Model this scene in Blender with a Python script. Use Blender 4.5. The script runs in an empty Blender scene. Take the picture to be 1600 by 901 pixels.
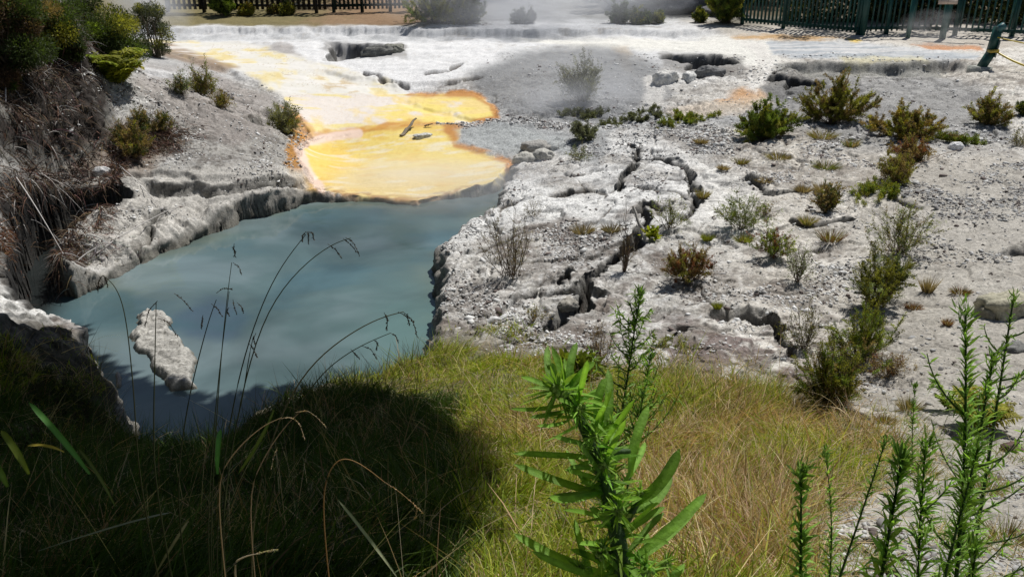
import bpy, math
import numpy as np
from math import radians, sin, cos, tan, pi

# ------------------------------------------------------------------ scene
scene = bpy.context.scene
COL = scene.collection
CAMZ, TH, FPX = 4.6, radians(23.2), 1386.0
cam_d = bpy.data.cameras.new('camera'); cam = bpy.data.objects.new('camera', cam_d); COL.objects.link(cam)
cam.location = (0, 0, CAMZ); cam.rotation_euler = (pi/2 - TH, 0, 0)
cam_d.sensor_width = 36; cam_d.lens = FPX/1600*36; cam_d.clip_start = 0.05; cam_d.clip_end = 6000
scene.camera = cam

SUN_EL, SUN_AZ = radians(58), radians(36)          # azimuth from +y towards +x
SUN = np.array([cos(SUN_EL)*sin(SUN_AZ), cos(SUN_EL)*cos(SUN_AZ), sin(SUN_EL)])
world = bpy.data.worlds.new('World'); scene.world = world; world.use_nodes = True
wn = world.node_tree.nodes; wl = world.node_tree.links
sky = wn.new('ShaderNodeTexSky'); sky.sky_type = 'NISHITA'; sky.sun_disc = False
sky.sun_elevation = SUN_EL; sky.sun_rotation = SUN_AZ; sky.air_density = 1.0; sky.dust_density = 1.0
bg = wn['Background']; bg.inputs['Strength'].default_value = 0.05
wl.new(sky.outputs[0], bg.inputs['Color'])
sd_ = bpy.data.lights.new('sun', 'SUN'); sd_.energy = 4.5; sd_.angle = radians(0.6); sd_.color = (1, 0.965, 0.91)
sun = bpy.data.objects.new('sun', sd_); COL.objects.link(sun)
from mathutils import Vector
sun.rotation_euler = Vector(SUN).to_track_quat('Z', 'Y').to_euler()
scene.view_settings.view_transform = 'Standard'; scene.view_settings.look = 'None'
scene.view_settings.exposure = 0.0; scene.view_settings.gamma = 1.0; scene.view_settings.use_curve_mapping = False
scene.cycles.volume_step_rate = 1.0; scene.cycles.volume_max_steps = 64
scene.cycles.max_bounces = 6; scene.cycles.transparent_max_bounces = 6; scene.cycles.volume_bounces = 2
scene.cycles.use_denoising = True

# ------------------------------------------------------------------ maths
def proj(x, y, z):
    dz = z - CAMZ
    dep = np.maximum(y*cos(TH) - dz*sin(TH), 0.05)
    up = y*sin(TH) + dz*cos(TH)
    return 800 + FPX*x/dep, 450.5 - FPX*up/dep
def ray(u, v):
    a = np.asarray(u, float) - 800; b = 450.5 - np.asarray(v, float)
    return a, FPX*cos(TH) + b*sin(TH), -FPX*sin(TH) + b*cos(TH)
def at_z(u, v, z):
    rx, ry, rz = ray(u, v); t = (z - CAMZ)/rz
    return rx*t, ry*t
def at_depth(u, v, d):
    rx, ry, rz = ray(u, v); t = d/FPX
    return np.array([rx*t, ry*t, CAMZ + rz*t])

def hsh(ix, iy, seed):
    h = (ix.astype(np.int64)*374761393 + iy.astype(np.int64)*668265263 + seed*974634777) & 0xffffffff
    h = ((h ^ (h >> 13))*1274126177) & 0xffffffff
    h = ((h ^ (h >> 16))*2246822519) & 0xffffffff
    return ((h ^ (h >> 15)) & 0xffffff)/float(0xffffff)
def vn(x, y, s=0):
    ix = np.floor(x); iy = np.floor(y); fx = x-ix; fy = y-iy
    fx = fx*fx*(3-2*fx); fy = fy*fy*(3-2*fy)
    a = hsh(ix, iy, s); b = hsh(ix+1, iy, s); c = hsh(ix, iy+1, s); d = hsh(ix+1, iy+1, s)
    return ((a*(1-fx)+b*fx)*(1-fy) + (c*(1-fx)+d*fx)*fy)*2 - 1
def fbm(x, y, oc=4, s=0, g=0.5):
    r = 0; a = 1; t = 0
    for i in range(oc):
        r = r + a*vn(x*2**i + 13.7*i, y*2**i - 7.3*i, s+i); t += a; a *= g
    return r/t
def worley(x, y, s=0):
    """cell random value, distance to border-ish, offset to the cell centre"""
    ix = np.floor(x); iy = np.floor(y)
    f1 = np.full(x.shape, 9.0); f2 = f1.copy(); cid = np.zeros(x.shape); ox = f1*0; oy = f1*0
    for i in (-1, 0, 1):
        for j in (-1, 0, 1):
            cx = ix+i; cy = iy+j
            px = cx + hsh(cx, cy, s); py = cy + hsh(cx, cy, s+5)
            d = np.hypot(x-px, y-py); m = d < f1
            f2 = np.where(m, f1, np.minimum(f2, d)); f1 = np.where(m, d, f1)
            cid = np.where(m, hsh(cx, cy, s+9), cid); ox = np.where(m, x-px, ox); oy = np.where(m, y-py, oy)
    return cid, f2-f1, ox, oy
def sst(a, b, x):
    t = np.clip((x-a)/(b-a), 0, 1); return t*t*(3-2*t)
def seg_dist(x, y, pts, closed):
    pts = np.asarray(pts, float); n = len(pts); d = np.full(x.shape, 1e9); side = np.zeros(x.shape); tt = np.zeros(x.shape)
    m = n if closed else n-1
    for i in range(m):
        a = pts[i]; b = pts[(i+1) % n]; ex, ey = b-a; L = ex*ex+ey*ey+1e-12
        rx = x-a[0]; ry = y-a[1]
        t = np.clip((rx*ex+ry*ey)/L, 0, 1); q = np.hypot(rx-t*ex, ry-t*ey)
        k = q < d; d = np.where(k, q, d); side = np.where(k, ex*ry-ey*rx, side); tt = np.where(k, (i+t)/m, tt)
    return d, side, tt
def inside(x, y, pts):
    pts = np.asarray(pts, float); c = np.zeros(x.shape, bool); n = len(pts)
    for i in range(n):
        ax, ay = pts[i]; bx, by = pts[(i+1) % n]
        if ay == by: continue
        c ^= ((ay > y) != (by > y)) & (x < (bx-ax)*(y-ay)/(by-ay) + ax)
    return c
def sdf(x, y, pts, margin=1.5):
    """signed distance, positive inside; -margin far away"""
    pts = np.asarray(pts, float); out = np.full(x.shape, -float(margin))
    lo = pts.min(0)-margin; hi = pts.max(0)+margin
    k = (x > lo[0]) & (x < hi[0]) & (y > lo[1]) & (y < hi[1])
    if k.any():
        xx = x[k]; yy = y[k]; d, _, _ = seg_dist(xx, yy, pts, True)
        out[k] = np.maximum(np.where(inside(xx, yy, pts), d, -d), -margin)
    return out

# ------------------------------------------------------------------ ground shape
CP = [(0,901,2.5),(400,901,2.6),(800,901,2.6),(1200,901,2.5),(1600,901,2.3),
 (0,750,2.1),(300,760,1.8),(600,760,1.85),(800,760,1.85),(1100,760,1.8),(1400,760,1.65),(1600,760,1.6),
 (200,700,1.0),(400,645,1.0),(480,620,1.05),(570,605,.9),(640,575,.7),(685,550,.5),
 (830,600,.9),(1000,600,1.0),(1250,600,1.05),(1500,600,1.1),
 (850,500,.6),(1100,500,.75),(1400,500,.9),(1600,500,1.0),
 (720,400,.45),(690,480,.45),(900,400,.6),(1200,400,.8),(1500,400,.95),
 (800,290,.3),(900,300,.5),(1200,300,.8),(1500,300,1.0),
 (790,240,.28),(900,220,.5),(1100,220,.75),(1400,220,.95),(1600,220,1.0),
 (600,270,.1),(600,305,.07),(700,300,.07),(480,285,.1),(480,230,.16),(600,200,.3),(700,160,.42),(500,150,.5),(400,110,.75),(250,70,.85),(600,110,.7),
 (780,150,.55),(900,100,.85),(1100,150,.8),(1300,150,1.0),(1540,115,1.1),(1400,60,1.15),(900,45,1.1),(500,45,1.05),(220,45,1.0),(500,65,.9),(800,75,.95),
 (300,20,1.15),(600,20,1.15),(900,15,1.2),(1400,20,1.2),
 (440,200,.6),(300,200,.9),(300,262,.62),(200,240,.75),(440,262,.46),(200,272,.68),(100,280,.7),(320,150,.95),(240,120,1.0),
 (180,352,.36),(225,372,.2),(320,332,.24),(120,385,.36),(100,400,.3),(4,350,.9),(8,430,1.1),(60,490,1.2),(110,495,1.15),(0,600,1.7),(120,600,1.35)]
WP = [(0,0,3.0),(-3,0,3.0),(3,0,2.8),(0,-6,3.3),(-8,-6,3.4),(8,-6,3.0),(-8.2,15.2,2.5),(-8.6,14.6,2.3),(-9.4,18,2.3),(-10.5,13,3.0),(-7.6,12.2,1.7),(-12,20,2.6),
 (-10,8,2.6),(-8,4,2.9),(14,8,1.6),(16,16,1.3),(20,28,1.2),(-20,30,1.6),(0,45,1.3),(-20,45,1.6),(25,45,1.3),(-14,26,1.4),(10,3,2.0),(30,10,2),(-30,10,3),(0,90,2),(-60,60,2),(60,60,2),(0,-40,4),(-60,-20,4),(60,-20,4)]
_c = []
for u, v, z in CP:
    X, Y = at_z(u, v, z); _c.append((float(X), float(Y), z))
_c = np.array(_c + [tuple(map(float, p)) for p in WP])
def _phi(r2): return np.where(r2 > 0, 0.5*r2*np.log(r2+1e-12), 0)
_n = len(_c)
_K = _phi((_c[:,None,0]-_c[None,:,0])**2 + (_c[:,None,1]-_c[None,:,1])**2) + np.eye(_n)*0.02
_P = np.c_[np.ones(_n), _c[:,:2]]
_W = np.linalg.solve(np.block([[_K, _P],[_P.T, np.zeros((3,3))]]), np.r_[_c[:,2], 0, 0, 0])
def base(x, y):
    sh = np.shape(x); x = np.clip(np.ravel(x).astype(float), -60, 60); y = np.clip(np.ravel(y).astype(float), -40, 90)
    o = _W[_n] + _W[_n+1]*x + _W[_n+2]*y
    for i in range(_n):
        o = o + _W[i]*_phi((x-_c[i,0])**2 + (y-_c[i,1])**2)
    return o.reshape(sh)
def unproj(u, v, fn=base, it=14):
    u = np.atleast_1d(np.asarray(u, float)); v = np.atleast_1d(np.asarray(v, float)); z = np.full(u.shape, 0.9)
    for _ in range(it):
        x, y = at_z(u, v, z); z = 0.5*z + 0.5*fn(x, y)
    return x, y, z
def wpoly(p):
    p = np.array(p, float); x, y, _ = unproj(p[:,0], p[:,1]); return np.c_[x, y]

POOL = wpoly([(470,290),(500,297),(545,304),(600,309),(650,314),(700,303),(745,293),(772,283),(790,262),(812,262),(800,280),(775,318),(730,345),(708,372),(682,385),(695,400),(705,420),(690,440),(683,470),
 (690,500),(678,530),(685,548),(640,568),(590,593),(530,600),(470,612),(410,636),(370,665),(330,690),(230,695),(195,660),(170,600),(162,568),(122,540),(114,495),(60,486),(30,470),(16,440),(4,400),
 (20,385),(8,340),(16,294),(100,289),(180,284),(206,303),(178,322),(128,346),(92,374),(98,408),(118,424),(170,412),(215,398),(235,385),(300,362),(352,330),(366,316),(410,308),(440,300)])
HILLP = wpoly([(-400,-60),(120,-60),(158,60),(172,120),(176,180),(140,220),(95,250),(40,268),(-60,280),(-400,340)])
# scarps: pixel polyline (left to right), drop, run-out length towards the camera, wall noise
SCARPS = [
 ([(196,275),(250,280),(300,277),(350,281),(400,275),(462,277),(482,270)], .30, .55),
 ([(226,108),(300,122),(370,150),(420,168)], .16, .7),
 ([(500,66),(520,62),(560,64),(600,66),(640,74)], .75, 3.2),
 ([(1018,92),(1050,84),(1090,86),(1130,88),(1162,102)], .7, 2.6),
 ([(1205,100),(1260,97),(1320,99),(1400,100),(1460,95),(1485,92)], .36, 2.2),
 ([(1186,128),(1205,118),(1260,122),(1300,135)], .55, 2.0),
 ([(205,44),(330,43),(450,43),(640,45),(800,47),(1000,47),(1190,48)], .22, 3.0),
 ([(385,188),(400,172),(425,172)], .3, .9),
 ([(800,236),(850,226),(885,226)], .15, .6),
 ([(500,108),(560,118),(620,130),(700,128)], .10, 1.2),
 ([(230,72),(300,88),(340,104),(400,126),(440,150)], .10, .7),
 ([(60,258),(150,262),(240,266),(330,272),(440,278)], .10, .5),
 ([(1560,392),(1580,380),(1640,372)], .35, .4),
 ([(1086,500),(1110,482),(1146,482),(1150,488),(1200,490),(1230,520)], .16, .5),
 ([(1020,520),(1060,508),(1090,515)], .2, .35),
 ([(900,352),(935,340),(985,336),(1003,340)], .12, .5),
 ([(240,400),(222,372),(236,345),(262,330)], .02, .1),
 ([(1290,212),(1350,196),(1390,200)], .12, .5),
 ([(640,152),(700,176),(760,186)], .05, .6),
]
SCARPS = [(wpoly(p), h, L) for p, h, L in SCARPS]
CRACKS = [  # pixel polyline, width m, depth m
 ([(832,530),(862,508),(880,492),(905,478),(920,455),(930,430),(955,405),(985,385),(1010,350),(1000,322)], .105, .5),
 ([(218,405),(226,375),(238,350),(262,328)], .06, .3),
 ([(868,452),(885,436),(905,428)], .14, .3),
 ([(968,300),(980,272),(998,256),(1000,240),(985,222)], .075, .4),
 ([(1000,244),(1040,252),(1075,275),(1080,295),(1100,302)], .07, .4),
 ([(1080,295),(1092,318),(1070,348),(1030,356)], .055, .3),
 ([(1150,285),(1180,292),(1210,306),(1260,296)], .06, .3),
 ([(985,340),(1008,318),(1040,330)], .08, .25),
 ([(1230,345),(1280,350),(1330,352)], .05, .12),
 ([(1090,520),(1040,540),(1000,560),(930,555)], .07, .2),
 ([(1150,490),(1200,500),(1245,540),(1240,560)], .09, .2),
 ([(660,118),(700,112),(720,100)], .08, .12), ([(690,135),(730,128),(760,120)], .07, .12),
 ([(560,112),(600,124),(640,138)], .07, .1), ([(740,400),(790,380),(860,350)], .03, .05),
]
CRACKS = [(wpoly(p), w, d) for p, w, d in CRACKS]

SLAB = [(700,340),(770,300),(800,282),(890,262),(960,205),(1010,215),(1130,262),(1190,292),(1170,340),(1080,362),(1000,350),(900,345),(720,360)]
WFLAT = [(712,205),(780,196),(880,205),(900,225),(870,236),(810,236),(795,252),(712,228)]
SHELF = [(60,370),(165,318),(230,300),(350,312),(372,330),(240,395),(180,425),(80,425)]
PLATE = [(690,380),(800,320),(1120,300),(1300,360),(1340,440),(1300,540),(1100,570),(860,560),(690,545)]
YEL = [(478,222),(520,212),(560,208),(640,192),(700,196),(724,200),(712,226),(795,252),(790,275),(745,293),(700,306),(640,318),(540,306),(490,288),(466,250)]
UPP = [(440,148),(560,147),(640,145),(742,147),(772,166),(778,186),(720,192),(640,194),(560,210),(490,216),(470,190)]
CASC = [(215,62),(300,60),(380,64),(470,92),(560,112),(620,130),(650,148),(560,152),(440,150),(400,122),(330,98),(230,72)]
GRASS = [(600,604),(620,572),(700,556),(760,548),(830,560),(845,592),(930,604),(1060,600),(1180,594),(1290,634),(1360,690),(1330,740),(1300,800),(1290,901),(1300,2500),(-2500,2500),(-2500,560),(-10,560),(90,560),(150,620),(200,680),(330,690),(400,640),(470,615),(540,600)]

def masks(x, y, u, v, zb):
    n1 = fbm(x*1.3, y*1.3, 4, 11); n2 = fbm(x*4.0, y*4.0, 4, 31); n3 = fbm(x*1.3+50, y*1.3, 3, 51)
    sc = np.clip(1386*.22/np.maximum(y, 2), 3, 60)
    un = u + n1*sc; vn_ = v + n3*sc*.35
    un2 = u + n1*sc*.5; vn2 = v + n2*sc*.15
    m = {'n1': n1, 'n2': n2, 'un': un, 'vn': vn_}
    m['yel'] = sst(-2, 3, sdf(un2, vn2, YEL, 40)); m['upp'] = sst(-2, 2, sdf(un2, vn2, UPP, 40))
    m['casc'] = sst(-4, 5, sdf(un, vn_, CASC, 60))
    m['grass'] = sst(-46, 22, sdf(un + n2*45 + n1*25, vn_ + n2*8, GRASS, 80))
    m['smooth'] = np.maximum.reduce([m['yel'], m['upp'], m['casc']])
    return m

def height(x, y, full=False):
    sh = np.shape(x); x = np.ravel(np.asarray(x, float)); y = np.ravel(np.asarray(y, float))
    zb = base(x, y); u, v = proj(x, y, zb)
    near = (np.abs(x) < 40) & (y > -8) & (y < 60)
    hs = sdf(x + .35*fbm(x*1.1, y*1.1, 3, 3), y + .35*fbm(x*1.1+9, y*1.1, 3, 4), HILLP, 3.0)
    m = masks(x, y, u, v, zb)
    sm = m['smooth']; gr = m['grass']
    n1 = m['n1']; n2 = m['n2']
    far = sst(19, 26, y)
    terr = sst(150, 90, v)*sst(1250, 1000, u)*sst(180, 260, u)
    rough = (1-sm)*(1-.75*gr)*(1-.7*far)*(1-.6*terr)
    rgr = sst(1330, 1480, u + n1*60)*sst(220, 300, v)          # flat gravel on the right
    rough = rough*(1-.6*rgr)
    z = zb + .05*n1*(1-.8*sm) + .02*n2*rough
    wx = x + .12*fbm(x*3, y*3, 2, 77); wy = y + .12*fbm(x*3+5, y*3, 2, 78)
    c1, b1, ox, oy = worley(wx*1.7, wy*1.7, 101)
    c2, b2, ox2, oy2 = worley(wx*6, wy*6, 131)
    c3, b3, ox3, oy3 = worley(wx*19, wy*19, 151)
    cellmod = sst(-.1, .4, fbm(x*.8, y*.8, 2, 61))
    z = z + rough*cellmod*((c1-.5)*.09 + ox*(c1-.5)*.10 + oy*.03 - .045*sst(.09, 0, b1))
    z = z + rough*((c2-.5)*.035 + oy2*(c2-.3)*.03 - .014*sst(.1, 0, b2))
    slab = sst(-20, 20, sdf(u + n1*25, v + n2*8, SLAB, 60))
    c4, b4, ox4, oy4 = worley(wx*.9 + 3, wy*.9, 171)
    plate = np.maximum(slab, .75*sst(-30, 30, sdf(u + n1*30, v + n2*10, PLATE, 80)))*(1-sm)*(1-gr)
    z = z + plate*((c4-.5)*.07 - .05*sst(.035, 0, b4)); z = z + slab*((c4-.5)*.02 + oy4*.05*(c4-.3) - .02*sst(.045, 0, b4))
    wflat = sst(-8, 8, sdf(u, v, WFLAT, 30)); rough = rough*(1-.7*slab)*(1-.85*wflat)
    chip = sst(-.15, .3, fbm(x*1.7, y*1.7, 3, 62))*(1-.7*slab)
    z = z + rough*chip*((c3-.5)*.013 - .005*sst(.12, 0, b3))
    z = z + rough*.010*np.abs(fbm(x*14, y*14, 3, 211))
    z = z + rough*(1-slab)*.035*(np.abs(fbm(x*3.3, y*3.3, 4, 213)) - .2)
    shelf = sst(-12, 12, sdf(u + n1*14, v + n2*6, SHELF, 40))
    z = z + shelf*.22*fbm(x*1.8, y*1.8, 4, 214)
    # micro terraces on the white slope and ripples on the wet apron
    z = z + terr*(1-sm)*(.05*np.abs(fbm(x*.9+3, y*2.2, 4, 71)) + .02*n2)
    z = z + sm*(.010*fbm(x*2.2, y*6, 4, 81) + .012*np.abs(fbm(x*5, y*5, 3, 82)))
    z = z + gr*(.09*fbm(x*2.1, y*2.1, 3, 91) + .03*n2)
    # lumpy bluff on the left
    hb = sst(-.05, .32, hs)
    z = z + hb*(.55 + .6*fbm(x*.9, y*.9, 4, 95) + .22*np.abs(fbm(x*3.2, y*3.2, 4, 96)))*sst(11.5, 13.2, y)*sst(32,20,y)
    # craggy left foreground bank
    lb = sst(170, 60, u)*sst(300, 360, v)*sst(620,560,v)
    z = z + lb*(.16*np.abs(fbm(x*4, y*4, 4, 97)) + .12*n2)
    wob = .12*fbm(x*2.2, y*2.2, 3, 15) + .035*fbm(x*8, y*8, 2, 16)
    for P, h, L in SCARPS:
        lo = P.min(0)-L-.5; hi = P.max(0)+L+.5
        k = (x > lo[0]) & (x < hi[0]) & (y > lo[1]) & (y < hi[1])
        if not k.any(): continue
        xx = x[k]; yy = y[k]
        d, side, t = seg_dist(xx + wob[k]*1.5, yy + wob[k]*1.5, P, False)
        s = np.where(side < 0, d, -d)                       # camera side positive
        ends = sst(0, .12, t)*sst(1, .88, t)
        ww = .10 + .004*yy.mean()
        f = sst(-.01, ww, s)*(1-sst(L*.25, L, d))
        z[k] -= h*f*ends*(.75+.35*fbm(xx*1.5, yy*1.5, 2, 17))
    crk = np.zeros(x.shape)
    for P, w, dp in CRACKS:
        lo = P.min(0)-.6; hi = P.max(0)+.6
        k = (x > lo[0]) & (x < hi[0]) & (y > lo[1]) & (y < hi[1])
        if not k.any(): continue
        jg = .10*vn(x[k]*2.3, y[k]*2.3, 23) + .03*vn(x[k]*7, y[k]*7, 24)
        xx = x[k] + jg; yy = y[k] + jg
        d, side, t = seg_dist(xx, yy, P, False)
        wl_ = w*(.45 + 1.1*vn(xx*1.9, yy*1.9, 19)**2 + .35*vn(xx*7, yy*7, 20))*sst(0, .08, t)*sst(1, .92, t)*(.8+.02*y[k])
        c = sst(1.15, .45, d/np.maximum(wl_*.85, 1e-3))*(wl_ > .004)
        crk[k] = np.maximum(crk[k], c)
        lift = np.exp(-(d/.35)**2)*.05*np.where(side > 0, 1, .3)*sst(0, .1, t)*sst(1, .9, t)
        z[k] += lift - dp*c
    ps = sdf(x + wob*.8*(1-.7*sm) + .02*n2, y + wob*.8*(1-.7*sm), POOL, 2.0)
    gl = sst(-10, 20, sdf(u, v, [(-40,270),(200,270),(215,305),(135,350),(100,380),(110,430),(60,500),(-40,480)], 60))
    rimw = np.clip(.20 + .25*fbm(x*1.6, y*1.6, 3, 216), .05, .42)*(1-sm) + .22*sm + .3*shelf; rimw = rimw*(1-gl) + .05*gl
    ps = ps + .03*fbm(x*7, y*7, 3, 217)*(1-sm)*sst(-.3, 0, ps)*sst(.6,.2,ps)
    f = sst(-.02, rimw, ps); f = f + (1-sm)*.35*fbm(x*5, y*5, 3, 218)*f*(1-f)*2
    f = np.clip(f, 0, 1)
    z = np.where(ps > -.02, z*(1-f) + (-.55 - .15*sst(0, 1, ps))*f, z)
    # eroded rim, slightly undercut and lumpy
    z = z + .05*np.abs(fbm(x*7, y*7, 3, 18))*sst(-.5, -.02, ps)*(ps < 0)*rough
    z = np.where(ps < -.02, np.maximum(z, .03), z)
    if full: return [q.reshape(sh) for q in (z, u, v, ps, crk, hb, lb, rough, cellmod, terr, far, c2, c3, b2, rgr)] + [m | dict(slab=slab, shelf=shelf, chip=chip, frac=plate*sst(.040, .008, b4))]
    return z.reshape(sh)
def ground(u, v):
    """point where the photo pixel meets the ground"""
    x, y, z = unproj(u, v, height, 18); z = height(x, y)
    return np.array([x[0], y[0], z[0]])

# ------------------------------------------------------------------ node materials
def new_mat(name):
    m = bpy.data.materials.new(name); m.use_nodes = True
    return m, m.node_tree.nodes, m.node_tree.links, m.node_tree.nodes['Principled BSDF']
def node(ns, t, **kw):
    n = ns.new(t)
    for k, v in kw.items():
        if hasattr(n, k): setattr(n, k, v)
        else: n.inputs[k].default_value = v
    return n
def ground_mat():
    m, ns, ls, b = new_mat('sinter_ground')
    at = node(ns, 'ShaderNodeAttribute', attribute_name='Col'); aw = node(ns, 'ShaderNodeAttribute', attribute_name='Rgh')
    sep = node(ns, 'ShaderNodeSeparateColor'); ls.new(aw.outputs['Color'], sep.inputs[0])
    tc = node(ns, 'ShaderNodeTexCoord')
    nz = node(ns, 'ShaderNodeTexNoise', Scale=38.0, Detail=6.0, Roughness=.75); ls.new(tc.outputs['Object'], nz.inputs['Vector'])
    vo = node(ns, 'ShaderNodeTexVoronoi', Scale=34.0); ls.new(tc.outputs['Object'], vo.inputs['Vector'])
    vs = node(ns, 'ShaderNodeSeparateColor'); ls.new(vo.outputs['Color'], vs.inputs[0])
    r1 = node(ns, 'ShaderNodeMapRange'); ls.new(nz.outputs[0], r1.inputs[0])
    for i, q in zip((1, 2, 3, 4), (.3, .7, .66, 1.3)): r1.inputs[i].default_value = q
    r2 = node(ns, 'ShaderNodeMapRange'); ls.new(vs.outputs[0], r2.inputs[0])
    for i, q in zip((1, 2, 3, 4), (0, 1, .78, 1.18)): r2.inputs[i].default_value = q
    mu = node(ns, 'ShaderNodeMath', operation='MULTIPLY'); ls.new(r1.outputs[0], mu.inputs[0]); ls.new(r2.outputs[0], mu.inputs[1])
    mx = node(ns, 'ShaderNodeMix', data_type='FLOAT')      # speckle only where rough
    ls.new(sep.outputs[1], mx.inputs[0]); mx.inputs[2].default_value = 1.0; ls.new(mu.outputs[0], mx.inputs[3])
    vm = node(ns, 'ShaderNodeVectorMath', operation='SCALE'); ls.new(at.outputs['Color'], vm.inputs[0]); ls.new(mx.outputs[0], vm.inputs['Scale'])
    ls.new(vm.outputs[0], b.inputs['Base Color']); ls.new(sep.outputs[0], b.inputs['Roughness'])
    b.inputs['Specular IOR Level'].default_value = .35
    bp = node(ns, 'ShaderNodeBump', Strength=.5, Distance=.008); ls.new(mu.outputs[0], bp.inputs['Height'])
    ls.new(sep.outputs[1], bp.inputs['Strength']); ls.new(bp.outputs[0], b.inputs['Normal'])
    return m
def col_mat(name, rough=.55, trans=0.0, spec=.3, noise=0.0, nscale=30, bump=0):
    m, ns, ls, b = new_mat(name)
    at = node(ns, 'ShaderNodeAttribute', attribute_name='Col'); c = at.outputs['Color']
    if noise or bump:
        tc = node(ns, 'ShaderNodeTexCoord'); nz = node(ns, 'ShaderNodeTexNoise', Scale=nscale, Detail=6.0, Roughness=.7)
        ls.new(tc.outputs['Object'], nz.inputs['Vector'])
        r = node(ns, 'ShaderNodeMapRange'); ls.new(nz.outputs[0], r.inputs[0])
        for i, q in zip((1, 2, 3, 4), (.3, .7, 1-noise, 1+noise)): r.inputs[i].default_value = q
        vm = node(ns, 'ShaderNodeVectorMath', operation='SCALE'); ls.new(c, vm.inputs[0]); ls.new(r.outputs[0], vm.inputs['Scale']); c = vm.outputs[0]
        if bump:
            bp = node(ns, 'ShaderNodeBump', Strength=bump, Distance=.02); ls.new(nz.outputs[0], bp.inputs['Height']); ls.new(bp.outputs[0], b.inputs['Normal'])
    ls.new(c, b.inputs['Base Color']); b.inputs['Roughness'].default_value = rough; b.inputs['Specular IOR Level'].default_value = spec
    if trans:
        t = node(ns, 'ShaderNodeBsdfTranslucent'); g = node(ns, 'ShaderNodeVectorMath', operation='MULTIPLY'); ls.new(c, g.inputs[0]); g.inputs[1].default_value = (1.5, 1.5, .7)
        ls.new(g.outputs[0], t.inputs[0])
        ms = node(ns, 'ShaderNodeMixShader'); ms.inputs[0].default_value = trans
        ls.new(b.outputs[0], ms.inputs[1]); ls.new(t.outputs[0], ms.inputs[2]); ls.new(ms.outputs[0], ns['Material Output'].inputs[0])
    return m
M_GROUND = ground_mat()
M_LEAF = col_mat('leaf', .55, .38, .25, .3, 90, .25); M_GRASS = col_mat('grass_blade', .55, .3, .25); M_TWIG = col_mat('twig', .85, 0, .1)
M_ROCK = col_mat('rock', .9, 0, .2, .45, 26, .8); M_WOOD = col_mat('weathered_wood', .8, 0, .2, .3, 30, .4)
M_PAINT = col_mat('green_paint', .45, 0, .4, .25, 8, .1); M_CHIP = col_mat('stone_chip', .9, 0, .2)

# ------------------------------------------------------------------ mesh helpers
def tag(o, label=None, cat=None, group=None, kind=None):
    if label: o['label'] = label
    if cat: o['category'] = cat
    if group: o['group'] = group
    if kind: o['kind'] = kind
    return o
def thing(name, loc, label, cat, group=None):
    o = bpy.data.objects.new(name, None); o.empty_display_size = .1; COL.objects.link(o); o.location = [float(q) for q in loc]
    return tag(o, label, cat, group)
class MB:
    """collects vertices, faces and vertex colours"""
    def __init__(s): s.V = []; s.F = []; s.C = []; s.n = 0
    def add(s, V, F, C):
        V = np.asarray(V, float).reshape(-1, 3); F = np.asarray(F, int)
        C = np.broadcast_to(np.asarray(C, float), (len(V), 3)) if np.ndim(C) == 1 else np.asarray(C, float).reshape(-1, 3)
        s.V.append(V); s.C.append(C); s.F.append(F + s.n); s.n += len(V); return s
    def build(s, name, mat, parent=None, smooth=False, origin=None):
        V = np.concatenate(s.V) if s.V else np.zeros((0, 3)); C = np.concatenate(s.C)
        org = np.zeros(3) if origin is None else np.asarray(origin, float)
        if parent is not None: org = np.array(parent['_o']) if '_o' in parent else np.array(parent.location)
        me = bpy.data.meshes.new(name); fast = all(f.ndim == 2 for f in s.F)
        cnt = np.concatenate([np.full(len(f), f.shape[1]) for f in s.F]); lv = np.concatenate([f.ravel() for f in s.F])
        me.vertices.add(len(V)); me.vertices.foreach_set('co', (V-org).ravel().astype(np.float32))
        me.loops.add(len(lv)); me.loops.foreach_set('vertex_index', lv.astype(np.int32))
        me.polygons.add(len(cnt)); st = np.concatenate([[0], np.cumsum(cnt)[:-1]])
        me.polygons.foreach_set('loop_start', st.astype(np.int32))
        if smooth: me.polygons.foreach_set('use_smooth', np.ones(len(cnt), bool))
        me.update(calc_edges=True)
        a = me.color_attributes.new('Col', 'FLOAT_COLOR', 'POINT')
        a.data.foreach_set('color', np.c_[np.clip(C, 0, 1), np.ones(len(C))].ravel().astype(np.float32))
        me.materials.append(mat)
        o = bpy.data.objects.new(name, me); COL.objects.link(o)
        if parent is not None: o.parent = parent
        else: o.location = org
        return o
def nrm(a): return a/np.maximum(np.linalg.norm(a, axis=-1, keepdims=True), 1e-9)
def blades(P, D, L, W, bend, C0, C1, rng, segs=3, leaf=False, side=None, fold=0):
    """curved tapering blades: arrays of roots, directions, lengths, widths, droop"""
    n = len(P); D = nrm(D); L = np.broadcast_to(L, n); W = np.broadcast_to(W, n); bend = np.broadcast_to(bend, n)
    if side is None: side = rng.normal(size=(n, 3))
    S = nrm(np.cross(D, side)); k = segs+1; t = np.linspace(0, 1, k)
    ctr = P[:,None,:] + D[:,None,:]*(L[:,None]*t)[...,None]
    ctr[...,2] -= (bend*L)[:,None]*t**2
    if leaf: w = np.sin(pi*np.clip(t**.75, 0, 1))*.92+.08*(1-t)
    else: w = (1-t**1.6)*.95+.05
    off = S[:,None,:]*(W[:,None]*w*.5)[...,None]
    V = np.stack([ctr-off, ctr+off], 2).reshape(-1, 3)
    C0 = np.broadcast_to(C0, (n, 3)); C1 = np.broadcast_to(C1, (n, 3))
    C = C0[:,None,:]*(1-t)[None,:,None] + C1[:,None,:]*t[None,:,None]
    C = np.repeat(C[:,:,None,:], 2, 2).reshape(-1, 3)
    i = np.arange(n)[:,None]*2*k + np.arange(segs)[None,:]*2; i = i.ravel()
    return V, np.stack([i, i+1, i+3, i+2], 1), C
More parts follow.
